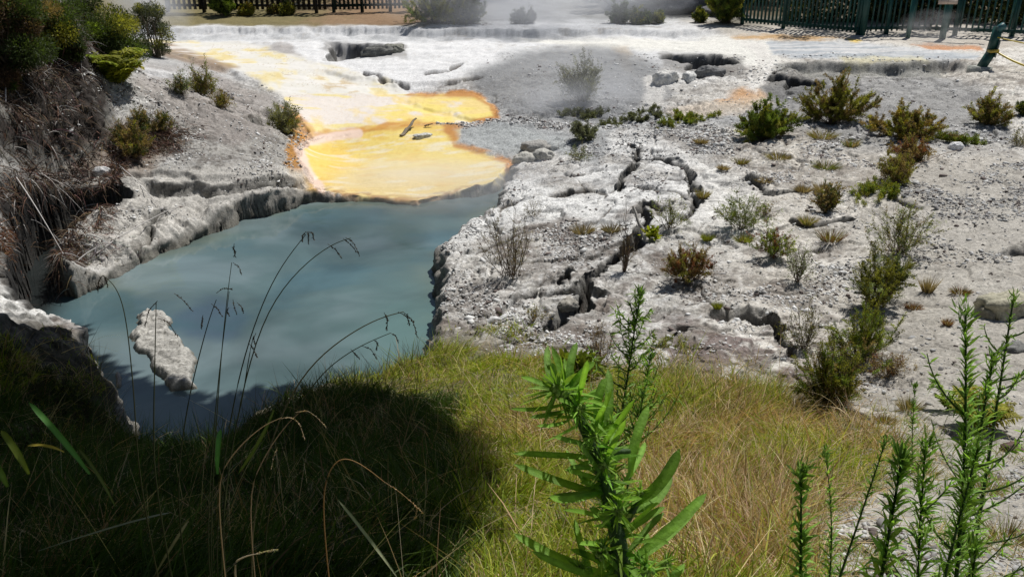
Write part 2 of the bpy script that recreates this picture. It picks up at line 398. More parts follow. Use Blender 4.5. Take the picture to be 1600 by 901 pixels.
def tubes(paths, rad, C, sides=4):
    """paths (n,k,3), rad (n,k), colours (n,3) -> closed-looking tubes"""
    paths = np.asarray(paths, float); n, k, _ = paths.shape; rad = np.broadcast_to(rad, (n, k))
    T = nrm(np.gradient(paths, axis=1)); up = np.where(np.abs(T[...,2:3]) > .9, np.array([1., 0, 0]), np.array([0, 0, 1.]))
    A = nrm(np.cross(T, up)); B = np.cross(T, A); an = np.arange(sides)*2*pi/sides
    V = paths[:,:,None,:] + rad[:,:,None,None]*(A[:,:,None,:]*np.cos(an)[:,None] + B[:,:,None,:]*np.sin(an)[:,None])
    C = np.broadcast_to(C, (n, 3)); CC = np.repeat(C, k*sides, 0)
    F = []
    b = (np.arange(n)[:,None]*k + np.arange(k-1)[None,:]).ravel()*sides
    for j in range(sides):
        j2 = (j+1) % sides; F.append(np.stack([b+j, b+j2, b+j2+sides, b+j+sides], 1))
    return V.reshape(-1, 3), np.concatenate(F), CC
def jit(c, rng, n, a=.25):
    c = np.asarray(c, float); return np.clip(c*(1+rng.normal(size=(n, 1))*a)*(1+rng.normal(size=(n, 3))*a*.25), 0.004, .95)
def box(mb, c, s, col, rz=0, tilt=0):
    q = np.array([[i, j, k] for i in (-.5, .5) for j in (-.5, .5) for k in (-.5, .5)])*np.asarray(s)
    ct, st_ = cos(tilt), sin(tilt); q = q @ np.array([[ct, 0, -st_], [0, 1, 0], [st_, 0, ct]])
    cz, sz = cos(rz), sin(rz); q = q @ np.array([[cz, sz, 0], [-sz, cz, 0], [0, 0, 1]])
    mb.add(q + np.asarray(c, float), [[0,1,3,2],[4,6,7,5],[0,4,5,1],[2,3,7,6],[0,2,6,4],[1,5,7,3]], col); return mb

# ------------------------------------------------------------------ the ground sheet
CAVES = [[(495,58),(645,64),(645,95),(495,92)], [(1010,80),(1168,84),(1172,122),(1010,120)], [(1180,112),(1305,116),(1305,160),(1180,160)]]
GULLY = [(-40,285),(192,285),(205,302),(110,345),(70,380),(95,425),(60,490),(-10,480),(0,400),(-40,330)]
def build_ground():
    td = np.linspace(-.655, .655, NCOL)
    g = .655*np.cumprod(np.full(34, 1.17)); g = np.concatenate([.655+np.cumsum(np.full(12, .0125)), .81*np.cumprod(np.full(34, 1.16))])
    T = np.concatenate([-g[::-1], td, g])
    vv = np.linspace(1010, -20, NROW); yn = []
    zr = np.interp(vv, [-20, 60, 150, 300, 450, 600, 760, 901, 1010], [1.2, 1.1, .8, .4, .6, .95, 1.8, 2.5, 2.9])
    _, yn = at_z(800., vv, zr)
    yb = yn[0] - np.cumsum(.03*1.14**np.arange(48)); yf = yn[-1] + np.cumsum(.5*1.16**np.arange(50))
    Y = np.concatenate([yb[::-1], yn, yf])
    S = np.maximum(Y*cos(TH) + (CAMZ-1.0)*sin(TH)*np.clip(Y/4, 0, 1) + .35, 1.2)
    X = S[:,None]*T[None,:]; YY = np.repeat(Y[:,None], len(T), 1)
    xs = X.ravel(); ys = YY.ravel(); R = []
    cs = []; rs = []; zs = []; pss = []; ck = []
    for a in range(0, len(xs), 200000):
        x = xs[a:a+200000]; y = ys[a:a+200000]
        z, u, v, ps, crk, hb, lb, rough, cm, terr, far, c2, c3, b2, rgr, m = height(x, y, True)
        C, Rg, Sp = paint(x, y, z, u, v, ps, crk, hb, lb, rough, cm, terr, far, c2, c3, b2, rgr, m)
        cs.append(C); rs.append(np.stack([Rg, Sp, Sp*0], 1)); zs.append(z); pss.append(ps); ck.append(crk)
    PSALL = np.concatenate(pss); CRK = np.concatenate(ck); Z = np.concatenate(zs); C = np.concatenate(cs); R = np.concatenate(rs)
    # steep faces: shade painted in as a darker rock colour, and the face itself pushed in and out so that it is not a plain drop
    Zg = Z.reshape(X.shape); dx = np.gradient(X, axis=1); dy = np.gradient(YY, axis=0)
    gx = np.gradient(Zg, axis=1)/dx; gy = np.gradient(Zg, axis=0)/dy; sl = np.hypot(gx, gy)
    def blur(A, ax, w):
        return sum(np.roll(A, i, ax)*q for i, q in w)
    w5 = ((-2, .15), (-1, .22), (0, .26), (1, .22), (2, .15)); w3 = ((-1, .25), (0, .5), (1, .25))
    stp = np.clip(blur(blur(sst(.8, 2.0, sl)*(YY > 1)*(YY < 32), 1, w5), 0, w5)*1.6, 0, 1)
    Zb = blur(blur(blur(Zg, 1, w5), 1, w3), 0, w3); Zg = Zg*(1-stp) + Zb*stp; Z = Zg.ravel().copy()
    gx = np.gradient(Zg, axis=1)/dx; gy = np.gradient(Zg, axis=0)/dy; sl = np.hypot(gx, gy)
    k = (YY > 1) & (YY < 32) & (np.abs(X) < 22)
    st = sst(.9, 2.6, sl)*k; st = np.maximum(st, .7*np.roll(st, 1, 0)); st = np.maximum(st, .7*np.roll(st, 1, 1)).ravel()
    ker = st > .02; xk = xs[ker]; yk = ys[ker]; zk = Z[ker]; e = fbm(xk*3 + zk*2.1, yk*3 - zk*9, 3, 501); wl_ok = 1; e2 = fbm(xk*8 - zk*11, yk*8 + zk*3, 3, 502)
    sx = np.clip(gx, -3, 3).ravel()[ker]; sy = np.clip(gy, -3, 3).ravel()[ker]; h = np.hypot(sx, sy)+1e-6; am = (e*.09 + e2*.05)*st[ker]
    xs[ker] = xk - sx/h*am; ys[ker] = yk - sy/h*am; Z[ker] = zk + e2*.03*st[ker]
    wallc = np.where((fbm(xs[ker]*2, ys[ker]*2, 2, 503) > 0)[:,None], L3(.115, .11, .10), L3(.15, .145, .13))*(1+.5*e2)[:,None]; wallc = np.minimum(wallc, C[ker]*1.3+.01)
    pk = PSALL[ker]; poolw = (sst(-.35, -.1, pk)*(1-CRK[ker]))[:,None]; gu, gv = proj(xk, yk, zk); gul = sst(-10, 14, sdf(gu, gv, GULLY, 40))[:,None]; gul = np.maximum(gul, np.maximum.reduce([sst(-4, 4, sdf(gu, gv, q, 40)) for q in CAVES])[:,None]); wallc = wallc*(1-.75*gul); poolw = poolw*(1-gul); wallc = wallc*(1-poolw) + poolw*np.where(zk[:,None] < .1, L3(.17, .16, .13), L3(.27, .255, .225))*(1+.6*e2)[:,None]  # gully and cave walls blackened further to imitate their shade
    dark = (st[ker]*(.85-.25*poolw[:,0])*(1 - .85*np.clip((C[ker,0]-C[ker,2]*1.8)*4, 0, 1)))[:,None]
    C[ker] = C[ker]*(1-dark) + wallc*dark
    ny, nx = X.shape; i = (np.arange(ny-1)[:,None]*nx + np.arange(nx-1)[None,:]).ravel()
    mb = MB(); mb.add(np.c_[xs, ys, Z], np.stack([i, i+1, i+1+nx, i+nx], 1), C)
    o = mb.build('ground', M_GROUND, smooth=True)
    a = o.data.color_attributes.new('Rgh', 'FLOAT_COLOR', 'POINT')
    a.data.foreach_set('color', np.c_[R, np.ones(len(R))].ravel().astype(np.float32))
    tag(o, kind='structure'); return o

def L3(*c): return np.array(c, float)
def paint(x, y, z, u, v, ps, crk, hb, lb, rough, cm, terr, far, c2, c3, b2, rgr, m):
    n1, n2 = m['n1'], m['n2']; un, vq = m['un'], m['vn']
    def mix(C, c, f): f = np.clip(f, 0, 1)[:,None]; return C*(1-f) + np.asarray(c)*f
    def reg(p, s=10, big=1):
        return sst(-s, s, sdf(un if big else u + n2*8, vq if big else v + n2*3, p, 4*s))
    n5 = fbm(x*.55, y*.55, 4, 301); n6 = fbm(x*9, y*9, 3, 302); n7 = fbm(x*2.4, y*2.4, 4, 303)
    C = np.tile(L3(.50, .485, .455), (len(x), 1))
    C = mix(C, L3(.66, .655, .635), sst(-.15, .35, n5 + .5*n7))
    C = mix(C, L3(.27, .25, .23), sst(.02, .42, n7*.8 - n5*.5)*.85)
    sp = fbm(x*15, y*15, 3, 340); C = mix(C, L3(.70, .70, .69), sst(.12, .42, sp)*.5); C = mix(C, L3(.17, .15, .135), sst(.15, .45, fbm(x*11, y*11, 4, 341))*.6)
    C = mix(C, L3(.74, .74, .725), m['slab']*sst(-.5, .0, fbm(x*1.4, y*1.4, 3, 342))*.9)
    C = mix(C, L3(.30, .30, .30), m['slab']*sst(.1, .4, fbm(x*5, y*5, 4, 343))*.6)
    # right-hand gravel flat and the grey hill
    C = mix(C, L3(.37, .36, .335), sst(1250, 1420, u + n1*90)*sst(200, 290, v)*.8)
    C = mix(C, C*L3(1.02, .985, .93), sst(1000, 1250, u)*.9)
    C = mix(C, L3(.24, .245, .25), reg([(1190,140),(1300,110),(1480,112),(1560,150),(1600,230),(1350,235),(1200,190)], 16)*.75)
    C = mix(C, L3(.36, .37, .38), reg([(790,158),(1000,170),(1180,165),(1240,200),(1000,200),(900,195)], 10)*.8)
    # bright sinter terrace
    C = mix(C, L3(.66, .665, .67), terr*(1-.6*sst(.1, .5, n7)))
    C = mix(C, L3(.72, .72, .72), reg([(440,62),(760,60),(800,84),(760,100),(700,128),(640,145),(560,118),(470,92)], 10))
    C = mix(C, L3(.74, .73, .68), reg([(800,52),(1200,56),(1215,90),(1195,108),(1100,84),(900,76)], 6))
    C = mix(C, L3(.60, .45, .27), reg([(960,76),(985,76),(985,112),(965,105)], 7)*.5)
    C = mix(C, L3(.20, .205, .21), reg([(735,118),(790,92),(870,72),(960,76),(1030,100),(1050,150),(1000,168),(940,190),(900,186),(800,190),(760,160)], 12)*.9)
    C = mix(C, L3(.32, .33, .335), reg([(712,204),(790,192),(890,200),(960,200),(930,262),(860,240),(800,240),(790,252),(712,230)], 8)*.9)
    C = mix(C, L3(.42, .43, .44), reg([(205,46),(640,45),(900,47),(900,54),(640,57),(205,62)], 4, 0)*(.35+.5*sst(-.1, .3, fbm(x*3.0, y*.4, 3, 305))))
    C = mix(C, L3(.30, .27, .25), reg([(390,72),(450,66),(470,88),(430,96),(395,88)], 5, 0)*.7)
    C = mix(C, L3(.20, .19, .18), reg([(505,60),(632,66),(636,90),(540,92),(500,76)], 4, 0)*.65)  # shade of the left cave mouth painted into the ground colour
    C = mix(C, L3(.15, .14, .13), reg([(1030,82),(1160,88),(1165,118),(1090,122),(1035,104)], 5, 0)*.65)  # shade under the right cave mouth painted in the same way
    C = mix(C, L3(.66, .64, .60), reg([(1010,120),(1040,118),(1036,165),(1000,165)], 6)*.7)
    C = mix(C, L3(.10, .10, .10), reg([(1188,116),(1230,112),(1290,120),(1300,140),(1240,160),(1200,150)], 6)*.6)  # shade of the rightmost hollow painted in
    C = mix(C, L3(.16, .17, .16), reg([(1205,98),(1480,94),(1470,112),(1350,114),(1220,114)], 4, 0)*.6)
    C = mix(C, L3(.56, .30, .12), reg([(1160,140),(1185,134),(1195,150),(1175,166),(1130,166),(1120,158)], 6)*.75)
    C = mix(C, L3(.70, .68, .64), reg([(1150,64),(1190,66),(1210,95),(1208,116),(1190,134),(1180,146),(1165,140),(1190,112),(1180,86)], 4, 0))
    C = mix(C, L3(.60, .50, .38), reg([(1040,172),(1120,160),(1190,148),(1210,160),(1160,180),(1060,184)], 6)*.6)
    # far right terrace: pale sand, ochre rivulets, blue-grey wet sheet
    C = mix(C, L3(.50, .46, .40), reg([(1060,30),(1700,30),(1700,72),(1480,74),(1350,64),(1160,60)], 5)*.85)
    C = mix(C, L3(.52, .33, .15), reg([(1140,55),(1260,55),(1330,60),(1260,64),(1150,60)], 3, 0)*.9)
    C = mix(C, L3(.56, .27, .13), reg([(1420,69),(1530,72),(1535,80),(1460,79)], 2.5, 0)*.9)
    C = mix(C, L3(.78, .55, .12), reg([(1326,61),(1344,61),(1344,69),(1328,68)], 2.5, 0))
    wetr = reg([(1200,66),(1330,66),(1420,76),(1530,86),(1530,92),(1400,92),(1260,92),(1205,86)], 3, 0)
    C = mix(C, L3(.34, .38, .42), wetr*.9); C = mix(C, L3(.60, .60, .60), wetr*sst(.0, .4, fbm(x*.4, y*5, 3, 310)))
    C = mix(C, L3(.62, .56, .30), reg([(1310,90),(1440,88),(1450,96),(1320,98)], 3, 0)*.5)
    # warm apron
    casc = m['casc']; st1 = fbm(x*2.2+y*.6, y*1.1, 4, 320)
    C = mix(C, L3(.70, .68, .62), casc); C = mix(C, L3(.74, .64, .34), casc*sst(-.1, .35, st1)*.85)
    C = mix(C, L3(.66, .50, .18), casc*sst(.22, .5, st1)*.5)
    C = mix(C, L3(.30, .20, .12), reg([(230,68),(262,66),(320,88),(372,104),(350,110),(290,98),(240,84)], 4, 0)*.8)
    C = mix(C, L3(.5, .34, .12), reg([(495,112),(520,112),(560,130),(555,146),(510,146)], 5, 0)*.6*sst(-.1,.2,n7))
    upp = m['upp']; C = mix(C, L3(.74, .68, .62), upp)
    C = mix(C, L3(.80, .62, .24), upp*sst(-.2, .25, st1 + .004*(un-620)))
    C = mix(C, L3(.80, .66, .16), upp*sst(.1, .4, fbm(x*1.1, y*3, 3, 321)+.1)*.7)
    yel = m['yel']; st2 = fbm(x*.9, y*3.6, 4, 322)
    C = mix(C, L3(.80, .63, .19), yel); C = mix(C, L3(.80, .70, .42), yel*sst(-.15, .3, st2)*.7)
    C = mix(C, L3(.80, .62, .28), yel*reg([(560,262),(780,262),(745,300),(650,320),(540,312),(500,292)], 14)*.7)
    C = mix(C, L3(.84, .57, .10), yel*reg([(460,200),(520,215),(560,250),(500,300),(460,280)], 18)*.6)
    pt = fbm(x*1.9 + 3, y*5.0, 5, 323); C = mix(C, L3(.80, .74, .58), yel*sst(.10, .36, pt)*.65); C = mix(C, L3(.78, .47, .07), yel*sst(.16, .42, fbm(x*2.6, y*4.4 + 9, 4, 324))*.35)
    for sc_, sd_2 in ((1.2, 325), (2.9, 326)):
        cn = fbm(x*sc_*.8, y*sc_*1.9, 4, sd_2)*7; cn = np.abs(cn - np.round(cn)); C = mix(C, C*L3(.80, .66, .42), np.maximum(yel, m['upp']*.8)*sst(.07, .0, cn)*.35)
    C = mix(C, L3(.74, .72, .68), m['casc']*sst(.05, .3, fbm(x*1.3, y*3.5, 4, 327))*.8)
    cn = fbm(x*1.4, y*2.4, 4, 328)*6; cn = np.abs(cn - np.round(cn)); C = mix(C, L3(.42, .33, .22), np.maximum(m['casc'], terr*.35)*sst(.07, .0, cn)*sst(-.1, .25, n7)*.7)
    rim = reg([(440,165),(470,180),(492,206),(560,200),(640,187),(700,195),(640,199),(560,209),(500,214),(478,228),(468,246),(488,275),(506,298),(482,300),(458,285),(446,255),(452,210)], 3.5, 0)*(.65+.35*sst(-.2,.2,n2))
    C = mix(C, L3(.58, .27, .045), np.clip(rim*1.15, 0, 1)*.92); C = mix(C, L3(.62, .40, .10), reg([(446,262),(470,275),(500,300),(470,305),(450,290)], 6)*.8)
    d1, _, _ = seg_dist(u + n2*6, v + n2*3, [(466,232),(480,222),(520,213),(560,208)], False); d2, _, _ = seg_dist(u + n2*5, v + n2*3, [(470,240),(478,262),(500,292)], False)
    C = mix(C, L3(.80, .62, .52), sst(9, 4, np.minimum(d1, d2))*.9)
    d3, _, _ = seg_dist(u + n2*5, v + n2*2, [(640,146),(742,148),(770,164),(778,186),(722,194),(700,202),(712,226),(795,252),(792,272)], False)
    C = mix(C, L3(.50, .22, .05), sst(8, 2, d3)*sst(-.5, .1, n7)*.95)
    d3, _, _ = seg_dist(u + n2*5, v + n2*2, [(700,200),(712,214)], False); C = mix(C, L3(.52, .24, .06), sst(14, 3, d3)*.9)
    C = mix(C, L3(.40, .42, .42), reg([(718,205),(790,196),(880,215),(890,240),(800,240),(712,222)], 8)*.9)
    lip, _, _ = seg_dist(u, v, [(500,298),(545,305),(600,311),(650,316),(700,304),(745,295)], False)
    C = mix(C, L3(.42, .22, .07), sst(12, 2, lip)*sst(-.25, .15, n2)*(v > 290)*.9)
    # left bank
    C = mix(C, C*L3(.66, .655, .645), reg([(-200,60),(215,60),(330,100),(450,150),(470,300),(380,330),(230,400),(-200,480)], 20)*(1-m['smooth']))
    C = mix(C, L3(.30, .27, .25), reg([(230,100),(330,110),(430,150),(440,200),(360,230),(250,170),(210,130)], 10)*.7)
    C = mix(C, L3(.52, .50, .46), reg([(60,270),(470,262),(470,310),(200,420),(70,410),(100,320)], 10)*.8*(1-m['smooth']))
    C = mix(C, L3(.60, .60, .60), reg([(225,106),(300,112),(330,128),(290,128),(230,122)], 4)*.8); C = mix(C, L3(.22, .17, .13), reg([(130,195),(260,190),(280,225),(230,262),(100,270)], 12)*.8)
    # purple-brown litter by the grass, soil under grass
    C = mix(C, L3(.17, .13, .12), reg([(860,560),(930,520),(1060,500),(1240,520),(1300,600),(1250,650),(900,610)], 20)*sst(-.25, .2, n7 + .5*n6)*.9)
    C = mix(C, L3(.15, .12, .10), sst(0, .35, fbm(x*1.7+4, y*1.7, 5, 330))*reg([(690,300),(1000,330),(1250,430),(1300,620),(640,570),(690,480)], 24)*.75)
    C = mix(C, L3(.12, .12, .045), m['grass']*.9); C = mix(C, L3(.20, .15, .10), m['grass']*sst(-.1, .3, n7)*.7)
    C = mix(C, L3(.30, .29, .27), m['grass']*reg([(1250,700),(1400,640),(1700,700),(1700,1000),(1330,1000)], 30)*.9)
    # far strip of dry turf
    turf = sst(43, 38, v + n1*2)*(sst(700, 640, u + n1*20) + sst(1020, 1050, u)*sst(30, 20, v))
    C = mix(C, L3(.19, .16, .07), turf); C = mix(C, L3(.27, .17, .10), turf*sst(430, 560, u + n1*60)*.9)
    C = mix(C, L3(.05, .055, .025), sst(37, 42, y)*sst(900, 800, u)); C = mix(C, L3(.06, .055, .03), sst(28.6, 30.2, y + n1*.8)*sst(1080, 1140, u)*(.75+.25*n7))
    C = mix(C, L3(.13, .13, .115), sst(29.5, 31.5, y + n1*1.2)*sst(680, 740, u)*sst(1110, 1070, u)*(.8+.2*n7))
    # bluff rock and craggy foreground bank: weathered dark rock with white patches, then painted shade
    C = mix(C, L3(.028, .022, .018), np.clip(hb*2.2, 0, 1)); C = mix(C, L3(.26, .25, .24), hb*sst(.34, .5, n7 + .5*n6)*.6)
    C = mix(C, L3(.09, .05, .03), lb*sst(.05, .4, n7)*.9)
    C = mix(C, L3(.06, .05, .035), reg([(-600,505),(90,505),(150,560),(190,640),(0,640),(-600,640)], 10)*.9)  # dark bank growth, with the tree's shade painted in as well
    C = mix(C, L3(.03, .027, .025), sst(-30, 0, sdf(u, v, GULLY, 60))*np.maximum(sst(-.10, 0., ps), (u < 60)*(v < 340)*.9))  # gully shade painted near-black onto its rock
    # cell variation = broken chips, pale and stained
    k = (rough*(.35+.65*cm))[:,None]
    C = C*(1 + k*((c2-.5)*.45 + (c3-.5)*.55)[:,None])
    C = C*(1 + .12*n6[:,None]*(1-m['smooth'])[:,None])
    C = mix(C, L3(.10, .085, .07), m['frac']*sst(-.35, .1, n7)*.9)
    # darker colour inside cracks and dark wet rock below the pool rim
    C = mix(C, L3(.075, .06, .05), crk*.85)
    C = mix(C, L3(.17, .165, .15), sst(-.02, .05, ps)*(1-.3*m['yel'])*.95)
    wet = np.clip(m['yel'] + m['upp']*.7 + casc*.3 + wetr, 0, 1)
    Rg = .95 - .5*wet
    Sp = np.clip(1 - m['smooth']*.88 - .35*terr - .2*far - .6*wetr, .08, 1)
    return np.clip(C, .01, .85), Rg, Sp
NCOL, NROW = 1300, 1300
build_ground()

# ------------------------------------------------------------------ the water
def water():
    m, ns, ls, b = new_mat('milky_water')
    tc = node(ns, 'ShaderNodeTexCoord'); at = node(ns, 'ShaderNodeAttribute', attribute_name='Col')
    n = node(ns, 'ShaderNodeTexNoise', Scale=.55, Detail=4.0, Roughness=.5, Distortion=.6); ls.new(tc.outputs['Object'], n.inputs['Vector'])
    r = node(ns, 'ShaderNodeMapRange'); ls.new(n.outputs[0], r.inputs[0])
    for i, q in zip((1, 2, 3, 4), (.3, .7, .62, 1.35)): r.inputs[i].default_value = q
    vm = node(ns, 'ShaderNodeVectorMath', operation='SCALE'); ls.new(at.outputs['Color'], vm.inputs[0]); ls.new(r.outputs[0], vm.inputs['Scale'])
    ls.new(vm.outputs[0], b.inputs['Base Color']); b.inputs['Roughness'].default_value = .06; b.inputs['IOR'].default_value = 1.33
    w = node(ns, 'ShaderNodeTexNoise', Scale=3.5, Detail=3.0); ls.new(tc.outputs['Object'], w.inputs['Vector'])
    bp = node(ns, 'ShaderNodeBump', Strength=.06, Distance=.05); ls.new(w.outputs[0], bp.inputs['Height']); ls.new(bp.outputs[0], b.inputs['Normal'])
    lo = POOL.min(0)-.3; hi = POOL.max(0)+.3; nx = 260; ny = 240
    X, Y = np.meshgrid(np.linspace(lo[0], hi[0], nx), np.linspace(lo[1], hi[1], ny)); x = X.ravel(); y = Y.ravel()
    ps = sdf(x, y, POOL, 3.0); u, v = proj(x, y, 0*x); q = fbm(x*.8, y*.8, 4, 401)
    C = np.tile(L3(.088, .136, .138), (len(x), 1))
    def mx(C, c, f): f = np.clip(f, 0, 1)[:,None]; return C*(1-f)+c*f
    C = mx(C, L3(.15, .205, .225), sst(420, 200, u + q*90)*sst(300, 620, v)*.6)
    C = mx(C, L3(.15, .175, .14), sst(.55, .0, ps + q*.5)*.6)
    C = mx(C, L3(.11, .135, .115), sst(1, .2, np.hypot((u-180)/130, (v-440)/50) + q*.6)*.7)
    C = mx(C, L3(.07, .11, .15), sst(1, .3, np.hypot((u-330)/55, (v-500)/35) + q)*.8)
    C = mx(C, L3(.17, .22, .23), sst(.1, .5, q)*.6)
    q2 = fbm(x*.45 + .3*q, y*.8, 5, 403); C = mx(C, L3(.15, .20, .21), sst(.0, .35, q2)*.7); C = mx(C, L3(.06, .115, .135), sst(.02, -.35, q2)*.7)
    C = mx(C, L3(.10, .175, .165), sst(480, 640, u + q*60)*sst(380, 520, v)*.7); C = mx(C, L3(.02, .024, .024), sst(-45, 5, sdf(u, v, GULLY, 90)))  # gully shade painted into the water colour too
    i = (np.arange(ny-1)[:,None]*nx + np.arange(nx-1)[None,:]).ravel()
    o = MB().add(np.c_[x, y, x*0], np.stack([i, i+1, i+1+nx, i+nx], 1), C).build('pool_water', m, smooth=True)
    tag(o, kind='structure')
water()

# ------------------------------------------------------------------ loose stones and chips
def in_poly(u, v, p): return inside(np.asarray(u, float), np.asarray(v, float), p)
def scatter(n, rng, u0, u1, v0, v1, keep):
    """points on the ground, even per square metre inside a photo window"""
    xs, ys, _ = unproj([u0, u1, u0, u1], [v0, v0, v1, v1]); out = []
    while sum(len(o) for o in out) < n:
        x = rng.uniform(xs.min(), xs.max(), n*2); y = rng.uniform(ys.min(), ys.max(), n*2)
        u, v = proj(x, y, base(x, y)); k = (u > u0) & (u < u1) & (v > v0) & (v < v1)
        k[k] &= keep(u[k], v[k], x[k], y[k])
        out.append(np.c_[x[k], y[k]])
        if len(out) > 60: break
    p = np.concatenate(out)[:n]; return np.c_[p, height(p[:,0], p[:,1])]
CUBE = np.array([[i, j, k] for i in (-.5, .5) for j in (-.5, .5) for k in (-.5, .5)])
CF = np.array([[0,1,3,2],[4,6,7,5],[0,4,5,1],[2,3,7,6],[0,2,6,4],[1,5,7,3]])
def chips():
    rng = np.random.default_rng(5)
    notwet = lambda u, v: ~(in_poly(u, v, YEL) | in_poly(u, v, UPP) | in_poly(u, v, CASC) | in_poly(u, v, WFLAT) | in_poly(u, v, SLAB)*(rng.random(len(u)) < .7))
    def keep(u, v, x, y):
        return notwet(u, v) & (sdf(x, y, POOL, 1) < -.05) & ~in_poly(u, v, GRASS) & (rng.random(len(u)) < .04 + .8*sst(0, .4, fbm(x*1.4, y*1.4, 3, 62)))
    P = np.concatenate([scatter(34000, rng, 640, 1750, 190, 960, keep), scatter(4500, rng, -60, 480, 100, 440, keep), scatter(2500, rng, 740, 1500, 85, 200, keep)])
    n = len(P); d = P[:,1]; s = rng.lognormal(-4.35, .5, n)*(.75 + .045*d)
    s = np.minimum(s, .07)
    V = CUBE[None]*np.stack([s*rng.uniform(.8, 1.7, n), s*rng.uniform(.6, 1.2, n), s*rng.uniform(.2, .55, n)], 1)[:,None,:]
    V = V*(1 + rng.normal(size=(n, 8, 1))*.16); tp = CUBE[:,2] > 0
    V[:,tp,:2] *= rng.uniform(.5, .95, (n, 1, 1))
    a = rng.uniform(0, 2*pi, n); b = rng.normal(size=n)*.35
    x, y, z = V[...,0], V[...,1], V[...,2]
    x, z = x*np.cos(b)[:,None] - z*np.sin(b)[:,None], x*np.sin(b)[:,None] + z*np.cos(b)[:,None]
    x, y = x*np.cos(a)[:,None] - y*np.sin(a)[:,None], x*np.sin(a)[:,None] + y*np.cos(a)[:,None]
    V = np.stack([x, y, z], 2) + P[:,None,:] + np.array([0, 0, 1.])*(s*.1)[:,None,None]
    w = rng.random(n); C = np.where(w[:,None] < .60, L3(.62, .62, .61), np.where(w[:,None] < .85, L3(.36, .35, .34), L3(.16, .13, .12)))
    u, v = proj(P[:,0], P[:,1], P[:,2]); g = sst(1250, 1420, u)*sst(220, 320, v)
    C = C*(1-.35*g[:,None])*(1+rng.normal(size=(n, 1))*.12)
    F = (np.arange(n)[:,None,None]*8 + CF[None]).reshape(-1, 4)
    o = MB().add(V.reshape(-1, 3), F, np.repeat(C, 8, 0)).build('loose_stone_chips', M_CHIP)
    tag(o, 'pale broken sinter chips littering the cracked ground right of the pool', 'stone chips', None, 'stuff')
chips()

# ------------------------------------------------------------------ rocks
def rock(name, label, P, size, col, seed, cat='rock', group=None, rz=0, rough=.28, lo=0, mat=None, sub=26, boxy=0.0):
    """lumpy rock: displaced superellipsoid, sunk slightly in the ground"""
    rng = np.random.default_rng(seed); nu, nv = sub*2, sub
    th = np.linspace(0, 2*pi, nu, endpoint=False); ph = np.linspace(-pi/2, pi/2, nv)
    T, Ph = np.meshgrid(th, ph); d = np.stack([np.cos(T)*np.cos(Ph), np.sin(T)*np.cos(Ph), np.sin(Ph)], -1).reshape(-1, 3)
    p = 2 + 4*boxy; r = 1/np.maximum((np.abs(d)**p).sum(1)**(1/p), 1e-6)
    a, b, c = d.T; o = seed*3.7
    n = fbm(a*1.6+o, b*1.6+c*1.3, 4, seed) + .5*fbm(c*2.2+o, a*2.2-b, 4, seed+3)
    nn = np.abs(fbm(a*4+c*3+o, b*4-c*2, 4, seed+7)); r = r*(1 + rough*n + rough*.7*nn)
    V = d*r[:,None]*np.asarray(size)*.5
    cz, sz = cos(rz), sin(rz); V = np.c_[V[:,0]*cz - V[:,1]*sz, V[:,0]*sz + V[:,1]*cz, V[:,2]]
    V += np.asarray(P)
    i = np.arange(nv-1)[:,None]*nu + np.arange(nu)[None,:]; j = np.arange(nv-1)[:,None]*nu + (np.arange(nu)[None,:]+1) % nu
    F = np.stack([i, j, j+nu, i+nu], -1).reshape(-1, 4)
    C = np.asarray(col)*(1 + .35*fbm(a*5+o, b*5+c*4, 4, seed+9))[:,None]
    o = MB().add(V, F, C).build(name, mat or M_ROCK, origin=P, smooth=True)
    return tag(o, label, cat, group)
def isle(name, label, poly, top, col, seed, cat='rock', soft=.22):
    """a crusted island whose outline follows a ground polygon, rising from the water"""
    pw = np.array(poly, float); x, y = at_z(pw[:,0], pw[:,1], .05); P = np.c_[x, y]
    lo = P.min(0)-.25; hi = P.max(0)+.25; nx = int((hi[0]-lo[0])/.014); ny = int((hi[1]-lo[1])/.014)
    X, Y = np.meshgrid(np.linspace(lo[0], hi[0], nx), np.linspace(lo[1], hi[1], ny)); xx = X.ravel(); yy = Y.ravel()
    w = .07*fbm(xx*4, yy*4, 3, seed); d = sdf(xx + w, yy + w, P, 1.0)
    c3, b3, ax, ay = worley(xx*13, yy*13, seed)
    z = -.12 + (top+.12)*sst(-.04, soft, d) + sst(-.02, .1, d)*(.06*np.abs(fbm(xx*5, yy*5, 4, seed+2)) + (c3-.5)*.03 - .02*sst(.1, 0, b3))
    C = np.asarray(col)*(1 + (c3-.5)*.35 + .3*fbm(xx*9, yy*9, 3, seed+4))[:,None]
    f = sst(.055, .012, z)[:,None]; C = C*(1-f) + L3(.17, .165, .14)*f
    i = (np.arange(ny-1)[:,None]*nx + np.arange(nx-1)[None,:]).ravel()
    F = np.stack([i, i+1, i+1+nx, i+nx], 1); F = F[(d[F] > -.13).any(1)]
    ct = np.r_[P.mean(0), 0]
    return tag(MB().add(np.c_[xx, yy, z], F, C).build(name, M_ROCK, origin=ct, smooth=True), label, cat)
isle('rock_islet', 'pale crusted elongated rock islet standing out of the pool near the tall grass stalks',
     [(206,490),(236,478),(266,486),(274,512),(306,545),(308,575),(314,604),(268,606),(236,580),(216,548),(200,520)], .065, (.40, .39, .36), 71, soft=.10)
isle('small_rock', 'small round pale rock in the water beside the dark left bank', [(166,578),(190,575),(200,590),(192,606),(170,602)], .09, (.36, .35, .33), 72, soft=.14)
